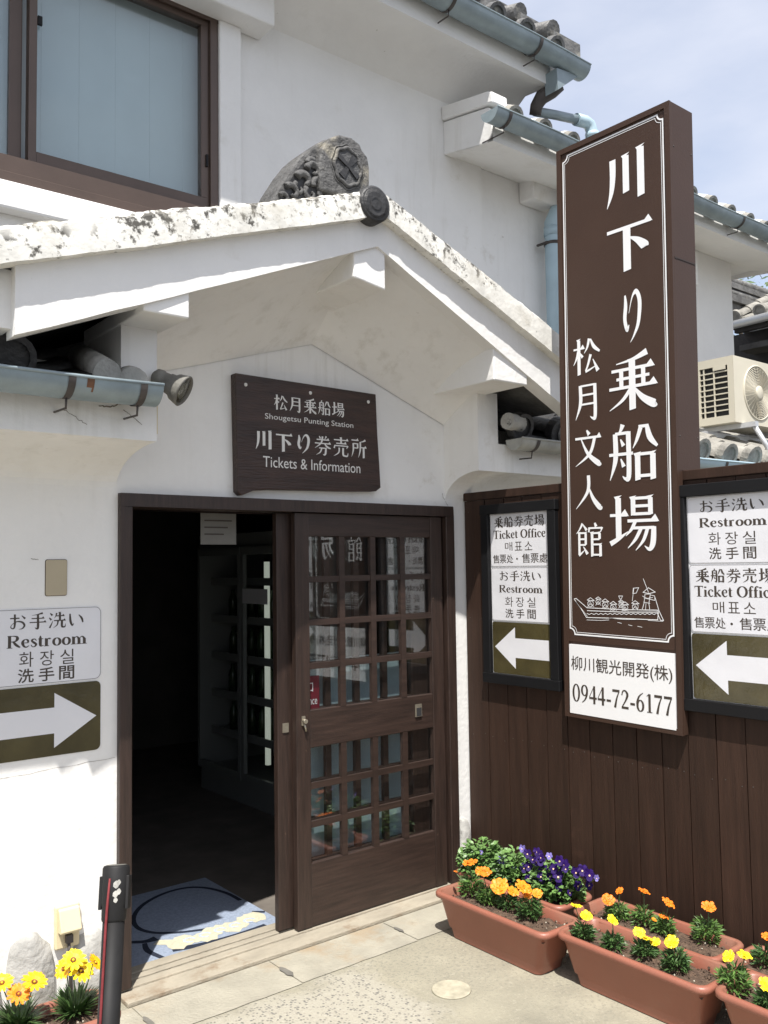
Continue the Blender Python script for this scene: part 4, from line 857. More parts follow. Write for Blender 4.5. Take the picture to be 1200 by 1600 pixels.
# ================================================================== WOODEN NAME BOARD
yb = YW-.045
def wb(x, y): p_ = P(x, y, 1, yb); return (p_.x, p_.z)
t = thing('name_board', 'dark wooden name board with engraved white lettering hung above the sliding door', 'sign', (wb(371, 768)[0], yb, wb(371, 768)[1]))
o_ = [wb(*c_) for c_ in ((368, 582.6), (372, 768), (378, 774), (388, 770), (398, 766), (420, 765), (480, 766), (540, 767.5), (588, 767.5), (595, 762), (593, 725), (590, 680), (587.3, 616))]
m = MB(); m.prism([(a, yb, c_) for a, c_ in o_], (0, .043, 0)); m.build('board', 'boardwood', t, .003)
wfr = (Vector((0, yb, 0)), XP, ZP, -YP); lt = Lettering(wfr, .0006, 1.25)
def span(xl, yl, xr, yr): a, b_ = wb(xl, yl), wb(xr, yr); return a, b_
for text, kind, (bl0, br0), (tl0, tr0) in (
    ('松月乗船場', 'b', ((428, 638), (538, 654)), ((428, 615), (538, 631))),
    ('Shougetsu Punting Station', 's', ((414, 657), (552, 671)), ((414, 646), (552, 660))),
    ('川下り券売所', 'b', ((398, 701), (573, 718)), ((398, 670), (573, 688))),
    ('Tickets & Information', 's', ((411, 730), (563, 739)), ((411, 713), (563, 723)))):
    a, b_ = wb(*bl0), wb(*br0); c_, d_ = wb(*tl0), wb(*tr0)
    z0, z1 = (a[1]+b_[1])/2, (c_[1]+d_[1])/2
    (lt.brush if kind == 'b' else lt.sans)(text, a[0], b_[0], z0, z1)
lt.build('lettering', 'carved', t)
for c_ in ((384, 601), (485, 614), (575.5, 628)):
    a = wb(*c_); m = MB(); m.lathe((a[0], yb+.001, a[1]), (0, -1, 0), [(0, .0085), (.003, .0075), (.004, .002)], 14); m.build('screw_cap', 'carved', t)
# ================================================================== SMALL WALL FITTINGS
t = thing('spotlight', 'grey weathered spotlight fixed beside the left end of the gutter', 'lamp', (1.385, 2.95, 2.25))
ax = Vector((.62, -.62, -.48)).normalized(); c0 = Vector((1.334, 2.905, 2.272))
m = MB(); m.lathe(c0, ax, [(-.03, .018), (-.02, .030), (0, .034), (.006, .031), (.030, .033), (.034, .037), (.050, .039), (.062, .049), (.090, .056), (.096, .058), (.100, .053), (.094, .049), (.090, .002)], 24); m.build('housing', 'lampgrey', t)
m = MB(); m.lathe(c0+ax*.0945, ax, [(0, .048), (.003, .044), (.006, .002)], 24); m.build('lens', 'lens', t)
m = MB(); m.lathe(c0+ax*.092, ax, [(0, .043), (.001, .018), (.002, .001)], 18); m.build('reflector', 'alu', t)
m = MB(); m.tube([(1.338, 2.985, 2.10), (1.345, 2.985, 2.23), c0-ax*.02], .009, 8); m.box((1.3365, 2.965, 2.085), (1.350, 3.005, 2.215)); m.build('bracket', 'cream', t)
fr_ = wall_frame(1.069, 1.509, YW); t = thing('blank_plate', 'small blank beige cover plate on the wall above the restroom notice', 'cover plate', fr_[0])
m = MB(); sheet(m, fr_, rounded(0, 0, .077, .131, .007), .006, 0, .0003); m.build('plate', 'beigeplate', t, .0015)
m = MB(); sheet(m, fr_, rounded(-.002, -.002, .079, .133, .008), .0006, 0, .0001); m.build('sealant', 'ink', t)
t = thing('power_outlet', 'cream weatherproof outlet box low on the wall at the left of the doorway', 'outlet', (1.115, YW, .25))
m = MB(); m.box((1.108, YW-.022, .240), (1.196, YW-.0005, .392)); m.build('base', 'cream', t, .006)
m = MB(); m.prism([(1.116, YW-.022, .385), (1.116, YW-.035, .380), (1.116, YW-.062, .312), (1.116, YW-.058, .304), (1.116, YW-.022, .300)], (.074, 0, 0)); m.build('cover', 'cream', t, .003)
m = MB(); m.tube([(1.153, YW-.030, .27), (1.155, YW-.036, .20), (1.165, YW-.03, .02)], .006, 8); m.box((1.142, YW-.04, .262), (1.166, YW-.022, .29)); m.build('plug_cord', 'iron', t)
def stone(c_, sx, sy, sz, label, seed):
    m = MB(); n = 14; rows = []
    for i in range(n+1):
        a = -math.pi/2+math.pi*i/n; rows.append([])
        for k in range(21):
            b_ = 2*math.pi*k/20; d = Vector((math.cos(a)*math.cos(b_), math.cos(a)*math.sin(b_), math.sin(a)))
            f = 1+.16*mnoise.noise(d*1.7+Vector((seed, 0, 0)))+.03*mnoise.noise(d*7); d = Vector([math.copysign(abs(q)**.75, q) for q in d])
            rows[-1].append(Vector(c_)+Vector((d.x*sx*f, d.y*sy*f, d.z*sz*f)))
    m.grid(rows); o = m.build('foundation_stone', 'stone'); tag(o, label, 'stone', 'foundation stones under the white wall')
stone((1.025, YW+.01, .13), .085, .05, .19, 'big pale foundation stone left of the outlet at the wall base', 1)
stone((1.235, YW+.012, .10), .075, .05, .18, 'foundation stone under the outlet beside the left door post', 5)
stone((.86, YW+.01, .07), .075, .05, .17, 'leftmost foundation stone of the wall, partly cut by the picture edge', 9)
stone((3.146, YW-.004, .12), .040, .035, .20, 'grey cracked foundation stone between right door post and fence', 12)
# ================================================================== BARRIER POST
t0 = CO+ray(182, 1352)*(2.32/F_PX); t1 = CO+ray(169.5, 1600)*(2.20/F_PX); axd = (t0-t1).normalized(); basep = t1-axd*(t1.z/axd.z)
t = thing('barrier_post', 'black queue barrier post with a red stripe standing before the door', 'barrier post', basep)
hd = .128
m = MB(); m.lathe(t0, -axd, [(hd-.01, .0275), ((t0-basep).length-.02, .0275)], 26); m.build('pole', 'rubber', t)
m = MB(); m.lathe(t0, -axd, [(0, .026), (.0, .031), (.006, .0345), (.09, .0345), (.098, .032), (.128, .031), (.134, .029), (.134, .01)], 28)
si = axd.cross(CW).normalized(); fo = si.cross(axd).normalized()
for q in (-1, 1):
    cc = t0+si*q*.0345-axd*.06; fr2 = (cc, si, axd, fo); m.fbox(fr2, (-.004, -.045, -.014), (.004, .035, .014))
m.build('belt_head', 'rubber', t, .0015)
m = MB(); m.lathe(t0, axd, [(.0005, .027), (.002, .025), (.0022, .001)], 26); m.build('top_cap', 'lampgrey', t)
m = MB()
for (du, dv, s_) in ((.013, -.045, .010), (.020, -.062, .008), (.012, -.068, .009), (.019, -.040, .007), (.013, -.082, .007)):
    cc = t0-axd*(-dv)+si*(-du if False else du)
    nn = None
    for k in range(1):
        ang = du/.0350; ctr = t0+axd*dv
        rad = lambda a_: ctr-fo*math.cos(a_)*.0353+si*math.sin(a_)*.0353
        sg_ = -1 if (si.dot(CR) < 0) else 1
        pts_ = []
        for q in range(7):
            tt = q*2*math.pi/7; a_ = sg_*(ang+s_*math.cos(tt)/.04*(.8+.3*math.sin(q*5))); pts_.append(rad(a_)+axd*s_*math.sin(tt))
        m.add(pts_, [tuple(range(7))]); m.add([p_*1 for p_ in pts_], [tuple(range(7))[::-1]]) if False else None
m.build('worn_sticker', mat('worn_sticker_paper', (.42, .41, .37), .8, .5, 60), t)
sg_ = -1 if si.dot(CR) < 0 else 1
m = MB()
pts = [t0-axd*.03-fo*.0350-si*sg_*.005, t0-axd*.10-fo*.0355-si*sg_*.008, t0-axd*.14-fo*.032-si*sg_*.010, t0-axd*.40-fo*.0285-si*sg_*.012, t0-axd*.72-fo*.0285-si*sg_*.013]
m.tube(pts, [.0025, .0035, .0035, .0035, .0035], 8); m.build('belt_end', 'red', t)
m = MB(); m.lathe(basep, ZP, [(0, .17), (.012, .17), (.028, .12), (.034, .035), (.05, .033)], 30); m.build('base', 'rubber', t)
# ================================================================== DOORMAT
t = thing('doormat', 'blue pile doormat with dark oval ring and cream scalloped band inside the doorway', 'doormat', (1.78, 3.80, .007))
mx0, mx1, my0, my1 = 1.400, 2.175, 3.408, 4.200
m = MB(); sheet(m, (Vector((0, 0, .0065)), XP, YP, ZP), rounded(mx0, my0, mx1, my1, .01), .011); m.build('backing', 'matdark', t)
m = MB(); sheet(m, (Vector((0, 0, .0176)), XP, YP, ZP), rounded(mx0+.006, my0+.020, mx1-.006, my1-.006, .01), .006); pile = m.build('pile', 'matblue', t)
mf = (Vector((0, 0, 0)), XP, YP, ZP); dk = Lettering(mf, .0240)
ring = [(x_, y_, .022) for x_, y_ in ((2.150, 3.80), (2.145, 3.93), (2.10, 4.06), (2.02, 4.125), (1.90, 4.12), (1.77, 4.05), (1.68, 3.94), (1.645, 3.82), (1.675, 3.72), (1.76, 3.65), (1.87, 3.60))]
def strip_m(pts): return [[(x_/100, y_/100) for x_, y_ in pl] for pl in strip([(x_*100, y_*100, w_*100) for x_, y_, w_ in pts])]
for j_, pl in enumerate(strip_m(ring)): dk.poly(pl, .004*j_)
for st_ in ([(1.40, 3.80, .02), (1.50, 3.74, .024), (1.60, 3.66, .03), (1.66, 3.655, .05)], [(1.60, 3.64, .02), (1.58, 3.56, .026), (1.60, 3.45, .022)], [(2.12, 3.64, .02), (2.165, 3.60, .022)], [(1.66, 3.50, .035), (1.80, 3.465, .040), (1.95, 3.455, .040), (2.09, 3.47, .030)]):
    for j_, pl in enumerate(strip_m(st_)): dk.poly(pl, 2+.004*j_)
dk.build('dark_pattern', 'matdark', t)
cb = Lettering(mf, .0246)
for k in range(10):
    a = 1.70+.044*k; b_ = 3.535+.018*math.sin(k*1.7)+.004*k; r_ = .050+.010*math.sin(k*2.3)
    cb.poly([(a+r_*.85*math.cos(q*.524), b_+r_*math.sin(q*.524)*(1+.14*math.sin(q*3+k))) for q in range(12)], k % 5)
cb.poly([(1.62, 3.60), (1.68, 3.55), (1.72, 3.585), (1.66, 3.63)], 6); cb.build('cream_band', 'matcream', t)
bb = Lettering(mf, .0252)
for k in range(5): bb.line([(1.76+.075*k+.024*math.cos(q*.8), 3.545+.004*k+.022*math.sin(q*.8)) for q in range(7)], .010)
bb.build('pale_scribble', mat('pale_blue_pile', (.42, .48, .60), .95, .2, 90), t)
# ================================================================== DRAIN COVER
m = MB(); m.lathe((2.335, 2.535, .0005), ZP, [(0, .075), (.004, .073), (.0045, .070), (.003, .066), (.0045, .061), (.003, .056), (.0045, .050), (.003, .044), (.0045, .037), (.003, .030), (.0045, .022), (.003, .014), (.0045, .002)], 36)
tag(m.build('drain_cover', mat('pale_drain_cover', (.42, .385, .29), .85, .3, 20)), 'small round ribbed drain cover set in the concrete yard', 'drain cover')
# ================================================================== PLANTERS AND FLOWERS
def rrect(hx, hy, r, n=5): return [(x, y) for x, y in rounded(-hx, -hy, hx, hy, r, n)]
def planter_mesh():
    m = MB(); lv = [(0, .074, .248, .03), (.042, .079, .258, .03), (.045, .084, .266, .03), (.172, .103, .300, .035), (.173, .114, .313, .04), (.178, .120, .320, .045), (.192, .120, .320, .045), (.199, .116, .316, .045), (.201, .104, .304, .035), (.196, .097, .297, .03), (.15, .093, .292, .03), (.03, .074, .250, .03)]
    rows = []
    for z, hx, hy, r in lv: q = rrect(hx, hy, r); rows.append([(x, y, z*.925) for x, y in q]+[(q[0][0], q[0][1], z*.925)])
    m.grid(rows); m.add([p_ for p_ in rows[0][:-1]], [tuple(range(len(rows[0])-1))[::-1]])
    return m
def soil_mesh(seed):
    m = MB(); nx, ny = 12, 34; rows = []
    for i in range(nx+1):
        rows.append([])
        for k in range(ny+1):
            x = -.0935+.187*i/nx; y = -.291+.582*k/ny
            e_ = max(abs(x)/.0935, abs(y)/.291)
            rows[-1].append((x, y, .154+.014*mnoise.noise((x*22+seed, y*22, 0))+.007*mnoise.noise((x*70, y*70, seed))-.012*max(0, e_-.8)*5))
    m.grid(rows)
    rnd = random.Random(seed)
    for q in range(160):
        x, y = rnd.uniform(-.088, .088), rnd.uniform(-.285, .285); s_ = rnd.uniform(.0022, .006); z = .156+.014*mnoise.noise((x*22+seed, y*22, 0))
        m.lathe((x, y, z), (rnd.uniform(-.5, .5), rnd.uniform(-.5, .5), 1), [(-s_, s_*.4), (0, s_), (s_*.8, s_*.3)], 5, 1 if q % 9 == 0 else 0)
    return m
pal_pebble = mat('soil_grit', (.42, .38, .30), .9, .3, 50)
planters = [
 (2.737, 2.638, 0, 'long terracotta planter of orange and amber marigolds nearest the sliding door'),
 (2.803, 2.010, .01, 'long terracotta planter of yellow marigolds in the middle of the front row'),
 (2.990, 2.775, 0, 'long terracotta planter of purple pansies against the fence'),
 (3.020, 2.108, .02, 'long terracotta planter of orange marigolds against the fence under the tall sign'),
 (2.826, 1.365, -.01, 'terracotta planter of yellow marigolds at the right front edge of the picture'),
 (3.048, 1.455, 0, 'terracotta planter against the fence at the right picture edge'),
 (.850, 2.925, math.pi/2, 'terracotta planter of orange gazanias below the left wall'),
]
pm = None
for i, (x, y, rz, lab) in enumerate(planters):
    t = thing('planter', lab, 'planter', (x, y, .004), 'terracotta plastic planters'); t.rotation_euler = (0, 0, rz)
    if pm is None: o = planter_mesh().build('tub', 'terracotta', t, 0, local=True); pm = o
    else: o = pm.copy(); COL.objects.link(o); o.parent = t
    soil_mesh(i+1).build('soil', ['soil', pal_pebble], t, local=True)
def leaf_quads(m, rnd, c_, n, rad, hgt, size, mi=0, narrow=.34, up=.35):
    for k in range(n):
        a = rnd.uniform(0, 6.283); r_ = rad*math.sqrt(rnd.random()); h_ = hgt*rnd.random()**.8*(1-.45*(r_/rad)**2)
        p_ = Vector((math.cos(a)*r_, math.sin(a)*r_, h_))+Vector(c_)
        d = Vector((math.cos(a)+rnd.uniform(-.7, .7), math.sin(a)+rnd.uniform(-.7, .7), up+rnd.uniform(-.5, .9))).normalized()
        s_ = size*rnd.uniform(.6, 1.25); sd = d.cross(Vector((rnd.uniform(-1, 1), rnd.uniform(-1, 1), 1))).normalized()*s_*narrow*.5; nn = sd.cross(d).normalized()
        m.add([p_, p_+d*s_*.45+sd+nn*s_*.08, p_+d*s_-nn*s_*.10, p_+d*s_*.45-sd+nn*s_*.08], [(0, 1, 2, 3)], mi)
def marigold_flower(rnd, r_, ax, frills=3):
    m = MB(); ax = Vector(ax).normalized(); a_ = ax.orthogonal().normalized(); b_ = ax.cross(a_)
    for ring in range(frills):
        n = 9 if ring == 0 else 8; rr = r_*(1-.28*ring); lift = .25+.42*ring
        for k in range(n):
            t_ = 2*math.pi*(k+.5*ring+rnd.uniform(-.15, .15))/n; d = a_*math.cos(t_)+b_*math.sin(t_); sd = ax.cross(d)
            l_ = rr*rnd.uniform(.88, 1.08); wv = rr*.46
            tip = d*l_+ax*(l_*.30*lift+rnd.uniform(-.1, .12)*r_); mid = d*l_*.6+ax*l_*.34*lift; bs = ax*r_*.06*ring
            m.add([bs, mid+sd*wv*.6, tip+sd*wv*.62-ax*r_*.05, tip*1.03+ax*r_*.07, tip-sd*wv*.62-ax*r_*.05, mid-sd*wv*.6], [(0, 1, 2, 3, 4, 5)], 0, False)
    m.lathe(ax*(-r_*.55), ax, [(0, r_*.10), (r_*.3, r_*.24), (r_*.6, r_*.20)], 8, 1)
    for k in range(10):
        t_ = rnd.uniform(0, 6.28); q = rnd.uniform(0, .22)*r_; p_ = (a_*math.cos(t_)+b_*math.sin(t_))*q+ax*r_*.25
        s_ = r_*.14; d = Vector((rnd.uniform(-1, 1), rnd.uniform(-1, 1), rnd.uniform(0, 1))).normalized(); e_ = d.orthogonal()
        m.add([p_, p_+d*s_+e_*s_*.4, p_+d*s_-e_*s_*.4], [(0, 1, 2)], 0)
    return m
rndf = random.Random(21)
def marigold(base, heads, color, label, leafmat='leaf', lush=1.0, spread=.045, hgt=.075):
    t = thing('marigold', label, 'marigold', base, 'marigolds in the planters')
    m = MB(); leaf_quads(m, rndf, (0, 0, 0), int(300*lush), spread*.86, hgt*.95, .028, 0, .28)
    for k in range(7):
        a = rndf.uniform(0, 6.28); m.tube([(0, 0, -.004), (math.cos(a)*spread*.4, math.sin(a)*spread*.4, hgt*.5), (math.cos(a)*spread*.75, math.sin(a)*spread*.75, hgt*.8)], [.002, .0016, .001], 5, 1)
    m.build('foliage', [leafmat, 'stem'], t, local=True)
    for (hx, hy, col, rr) in heads:
        # heads stand over the plant at the depth of its stem
        d = ray(hx, hy); k = (Vector(base)-CO).dot(CW)/d.dot(CW); hp = CO+d*k-Vector(base)
        s_ = MB(); s_.tube([(0, 0, 0), hp*.5+Vector((.004, 0, 0)), hp-Vector((0, 0, rr*.5))], [.0022, .0018, .0016], 6); st_ = s_.build('flower_stem', 'stem', t, local=True)
        ax_ = Vector((rndf.uniform(-.75, .35), rndf.uniform(-.8, .25), 1))
        rr = max(rr*1.12, rr); f = MB(); src = marigold_flower(rndf, rr, ax_); f.v = [v+hp for v in src.v]; f.f, f.m, f.sm = src.f, src.m, src.sm
        f.build('flower', [col or color, 'stem'], t, local=True)
def soilp(x, y, z=.160): p_ = P(x, y, 2, z); return p_
R1, R2 = .030, .033
MG = [
 ((737, 1399), [(735, 1348, None, R1), (712, 1362, None, .008)], 'orange', 'orange marigold with a bud at the far left end of the nearest planter', 'leaf', 1.2, .05, .085),
 ((763, 1411), [(755, 1362, None, R1+.002)], 'orange', 'orange marigold second from the left in the planter nearest the door', 'leaf', 1.0, .042, .07),
 ((794, 1420), [(781, 1385, None, R2), (801, 1393, None, .024)], 'amber', 'amber marigold with two heads in front of the pansies', 'leafdark', .8, .040, .055),
 ((828, 1434), [(818, 1387, None, R2), (839, 1396, None, .020), (824, 1398, None, .018)], 'amber', 'deep amber marigold with three heads at the right end of the nearest planter', 'leafdark', 1.2, .048, .085),
 ((911, 1468), [(900, 1416, None, .019), (916, 1431, None, .022)], 'yellow', 'yellow marigold with two heads at the left end of its planter', 'leafdark', .9, .036, .06),
 ((958, 1482), [(957, 1438, None, .020)], 'yellow', 'single headed yellow marigold second in the middle front planter', 'leafdark', .8, .034, .055),
 ((1008, 1494), [(999, 1457, None, .019), (1010, 1467, None, .021), (1024, 1472, None, .017)], 'yellow', 'yellow marigold with a cluster of three heads in the middle front planter', 'leafdark', .8, .038, .05),
 ((1056, 1516), [(1049, 1472, None, .023)], 'yellow', 'yellow marigold with one large head at the right end of the middle front planter', 'leafdark', 1.1, .042, .075),
 ((966, 1436), [(950, 1406, None, .024), (968, 1392, None, .016)], 'orange', 'orange marigold with two heads left end of the fence planter', 'leaf', .9, .042, .065),
 ((1005, 1444), [(1006, 1393, None, .022)], 'orange', 'orange marigold on a tall stem before the plain fence boards', 'leaf', .7, .034, .07),
 ((1036, 1458), [(1044, 1411, None, .024), (1037, 1433, None, .018), (1022, 1437, 'amber', .009)], 'orange', 'orange marigold with one head tall and one low in the fence planter', 'leaf', .9, .040, .06),
 ((1104, 1470), [(1107, 1417, None, .024)], 'orange', 'orange marigold standing alone at the right end of the fence planter', 'leaf', 1.0, .050, .085),
 ((1148, 1548), [(1138, 1495, None, .020), (1163, 1493, None, .022)], 'yellow', 'yellow marigold with two heads in the right edge planter', 'leaf', 1.3, .050, .085),
 ((1202, 1575), [(1199, 1540, None, .024)], 'yellow', 'yellow marigold cut by the right edge of the picture', 'leafdark', .9, .036, .05),
 ((1196, 1508), [(1201, 1465, None, .024)], 'orange', 'orange marigold cut by the right edge against the fence', 'leafdark', .8, .036, .06),
]
for bp_, heads, col, lab, lm, lu, spd, hg in MG: marigold(soilp(*bp_), heads, col, lab, lm, lu, spd, hg)
# pansies
def pansy_leaves(m, rnd, n, rx, ry, hg):
    for k in range(n):
        a = rnd.uniform(0, 6.283); q = math.sqrt(rnd.random()); x, y = rx*q*math.cos(a), ry*q*math.sin(a); z = hg*(1-.55*q*q)*rnd.uniform(.25, 1.0)
        d = Vector((math.cos(a)+rnd.uniform(-.8, .8), math.sin(a)+rnd.uniform(-.8, .8), rnd.uniform(-.2, .9))).normalized(); s_ = rnd.uniform(.018, .034)
        sd = d.cross(Vector((rnd.uniform(-.6, .6), rnd.uniform(-.6, .6), 1))).normalized()*s_*.36; nn = sd.cross(d).normalized(); p_ = Vector((x, y, z))
        m.add([p_, p_+d*s_*.28+sd*.8+nn*.003, p_+d*s_*.62+sd+nn*.002, p_+d*s_-nn*.004, p_+d*s_*.62-sd+nn*.002, p_+d*s_*.28-sd*.8+nn*.003, p_+d*s_*.5-nn*.003], [(0, 1, 6), (1, 2, 6), (2, 3, 6), (3, 4, 6), (4, 5, 6), (5, 0, 6)], 0, False)
def pansy_flower(ax, r_, rnd):
    m = MB(); ax = Vector(ax).normalized(); rt_ = ax.cross(ZP).normalized()*-1; up_ = ax.cross(rt_).normalized()
    if up_.z < 0: up_ = -up_
    for ang, l_, w_, lift in ((60, 1.0, .62, -.002), (120, 1.0, .62, -.001), (5, .85, .60, .001), (175, .85, .60, .0015), (270, .95, .85, .003)):
        t_ = math.radians(ang+rnd.uniform(-6, 6)); d = rt_*math.cos(t_)+up_*math.sin(t_); sd = ax.cross(d); c_ = d*r_*.55*l_+ax*lift
        pts = []
        for k in range(9):
            q = 2*math.pi*k/9; pts.append(c_+d*r_*.52*l_*math.cos(q)+sd*r_*.62*w_*math.sin(q)+ax*(rnd.uniform(-.08, .10)*r_+.12*r_*math.cos(q)))
        m.add(pts, [tuple(range(9))], 0)
    m.add([ax*.0045+rt_*r_*.16*math.cos(k*1.047)+up_*(r_*.16*math.sin(k*1.047)-r_*.10) for k in range(6)], [tuple(range(6))], 1)
    return m
rp_ = random.Random(5)
PAN = [((2.970, 2.985, .160), 'pansy plant with mostly green leaves at the left end of its planter', [(784, 1346, 'lilac', .019), (752, 1332, 'lilac', .009), (816, 1326, 'lilac', .013), (804, 1357, 'lilac', .010)], 330),
       ((2.980, 2.790, .160), 'dark purple pansy in the middle of its planter', [(824, 1334, 'purple', .016), (839, 1331, 'purple', .015), (844, 1344, 'purple', .020), (826, 1354, 'purple', .016), (849, 1360, 'purple', .019), (844, 1374, 'purple', .020), (797, 1379, 'purple', .017), (836, 1368, 'purple', .015), (858, 1338, 'lilac', .013), (832, 1343, 'purple', .014)], 300),
       ((2.990, 2.590, .160), 'dark purple pansy at the right end of its planter', [(865, 1357, 'purple', .018), (881, 1352, 'purple', .021), (872, 1370, 'purple', .021), (900, 1363, 'purple', .018), (910, 1360, 'purple', .019), (921, 1367, 'purple', .019), (903, 1384, 'purple', .016), (890, 1395, 'purple', .010), (932, 1372, 'lilac', .010), (874, 1345, 'purple', .017)], 330)]
for k_ in range(9): PAN[1][2].append((rp_.uniform(818, 862), rp_.uniform(1334, 1382), 'purple', rp_.uniform(.012, .017)))
for k_ in range(8): PAN[2][2].append((rp_.uniform(862, 922), rp_.uniform(1352, 1388), 'purple', rp_.uniform(.012, .017)))
for base, lab, fl, n in PAN:
    t = thing('pansy', lab, 'pansy', base, 'pansies in the fence planter')
    m = MB(); pansy_leaves(m, rp_, int(n*2.6), .092, .135, .165)
    for k in range(12):
        a = rp_.uniform(0, 6.28); m.tube([(0, 0, 0), (math.cos(a)*.04, math.sin(a)*.05, .05), (math.cos(a)*.06, math.sin(a)*.08, .09)], [.002, .0017, .0012], 5, 1)
    m.build('foliage', ['leafpansy', 'stem'], t, local=True)
    for hx, hy, col, rr in fl:
        # the heads sit on the front of the cushion of leaves
        hp = P(hx, hy, 0, base[0]-.045+rp_.uniform(-.02, .02))-Vector(base)
        ax_ = Vector((-.72+rp_.uniform(-.25, .25), -.66+rp_.uniform(-.25, .25), .42+rp_.uniform(-.2, .2)))
        src = pansy_flower(ax_, rr*1.30, rp_); f = MB(); f.v = [v+hp for v in src.v]; f.f, f.m, f.sm = src.f, src.m, src.sm
        q = hp; f.tube([q-ax_.normalized()*.004, q*.75-Vector((0, 0, .01)), Vector((q.x*.4, q.y*.5, .03))], .0013, 5, 2)
        f.build('flower', [col, 'eye', 'stem'], t, local=True)
# gazanias
def gazania(base, heads, label, n):
    t = thing('gazania', label, 'gazania', base, 'gazanias in the left planter')
    m = MB()
    for k in range(n):
        a = rp_.uniform(0, 6.283); l_ = rp_.uniform(.05, .115); out_ = rp_.uniform(.5, 1.0); d = Vector((math.cos(a)*out_, math.sin(a)*out_, rp_.uniform(.3, 1.3))).normalized(); sd = d.cross(ZP).normalized()*rp_.uniform(.003, .006); p_ = Vector((math.cos(a)*.012, math.sin(a)*.012, .0)); dr = Vector((0, 0, -.25*l_))
        m.add([p_+sd*.5, p_-sd*.5, p_+d*l_*.55-sd, p_+d*l_*.55+sd, p_+d*l_+dr*.6], [(0, 1, 2, 3), (3, 2, 4)], 0)
    m.build('foliage', ['leafgaz'], t, local=True)
    for hx, hy, col, rr, ax_ in heads:
        d = ray(hx, hy); k = (Vector(base)-CO).dot(CW)/d.dot(CW); hp = CO+d*k-Vector(base); hp.y += rp_.uniform(-.02, .0)
        f = MB(); ax_ = Vector(ax_).normalized(); a_ = ax_.orthogonal().normalized(); b_ = ax_.cross(a_)
        for ring, npet in ((0, 13), (1, 12)):
            for k in range(npet):
                t_ = 2*math.pi*(k+.5*ring)/npet+rp_.uniform(-.06, .06); d = a_*math.cos(t_)+b_*math.sin(t_); sd = ax_.cross(d); l_ = rr*rp_.uniform(.9, 1.06)*(1-.08*ring); w_ = rr*.135
                lf = .30+.1*ring
                f.add([hp+d*rr*.12, hp+d*l_*.55+sd*w_+ax_*l_*lf*.35, hp+d*l_*.88+sd*w_*.9+ax_*l_*lf*.42, hp+d*l_+ax_*l_*lf*.36, hp+d*l_*.88-sd*w_*.9+ax_*l_*lf*.42, hp+d*l_*.55-sd*w_+ax_*l_*lf*.35], [(0, 1, 2, 3, 4, 5)], 0)
                f.add([hp+d*rr*.10+ax_*.0012, hp+d*rr*.18+sd*w_*.35+ax_*(rr*.20*lf*.5+.0012), hp+d*rr*.25+ax_*(rr*.26*lf*.5+.0016), hp+d*rr*.18-sd*w_*.35+ax_*(rr*.30*lf*.4+.0012)], [(0, 1, 2, 3)], 1)
        f.lathe(hp-ax_*.012, ax_, [(0, .002), (.006, .007), (.013, .006)], 8, 2); f.lathe(hp, ax_, [(.001, .0045), (.005, .003), (.006, .001)], 10, 0)
        f.tube([hp-ax_*.012, hp*.55-Vector((0, .002, .004)), (0, 0, 0)], .0018, 6, 2)
        f.build('flower', [col, 'brownring', 'stem'], t, local=True)
gazania(P(118, 1585, 2, .158), [(112, 1498, 'yellow', .041, (-.1, -.5, .75)), (125, 1516, 'yellow', .043, (.1, -.6, .7)), (146, 1502, 'gold', .032, (.5, -.4, .6)), (98, 1512, 'gold', .033, (-.6, -.4, .4))], 'full gazania with bright yellow flowers right beside the barrier post', 300)
gazania(P(28, 1606, 2, .158), [(3, 1536, 'gold', .037, (-.2, -.4, .9)), (51, 1532, 'gold', .042, (.1, -.4, .9)), (27, 1551, 'amber', .039, (0, -.6, .8))], 'gazania with orange yellow flowers at the left picture edge', 220)
# ================================================================== INSIDE THE SHOP
t = thing('display_fridge', 'tall white glass fronted drinks fridge in the dim shop interior', 'fridge', (3.05, 5.4, 0))
fx, fy0, fy1, fz0, fz1 = 3.05, 4.88, 5.97, .17, 1.74
m = MB(); m.box((fx+.01, fy0, 0), (fx+.6, fy1, fz0)); m.box((fx+.55, fy0, fz0), (fx+.6, fy1, fz1)); m.box((fx+.01, fy0-.02, fz0), (fx+.6, fy0, fz1+.1)); m.box((fx+.01, fy1, fz0), (fx+.6, fy1+.02, fz1+.1)); m.box((fx+.01, fy0, fz1), (fx+.6, fy1, fz1+.1)); m.build('cabinet', 'fridge', t)
m = MB()
for a, b_ in ((fy0, 5.34), (5.34, fy1)):
    m.box((fx-.02, a+.005, fz0), (fx+.008, a+.04, fz1)); m.box((fx-.02, b_-.04, fz0), (fx+.008, b_-.005, fz1)); m.box((fx-.02, a+.04, fz0), (fx+.008, b_-.04, fz0+.05)); m.box((fx-.02, a+.04, fz1-.05), (fx+.008, b_-.04, fz1))
m.build('door_frame', 'fridge', t)
m = MB()
for k in range(5): z = .42+k*.27; m.box((fx+.10, fy0+.02, z), (fx+.5, fy1-.02, z+.012)); m.box((fx+.085, fy0+.02, z-.022), (fx+.10, fy1-.02, z+.030))
m.build('shelf', 'fridge', t)
m = MB(); m.tube([(fx+.13, 5.235, .27), (fx+.13, 5.235, 1.64)], .020, 12); m.build('lamp_tube', 'lamp', t)
lb = MB(); lb.box((fx-.024, 4.98, 1.36), (fx-.0205, 5.30, 1.46)); lb.build('price_label', 'paper', t)
rb_ = random.Random(11); proto = None
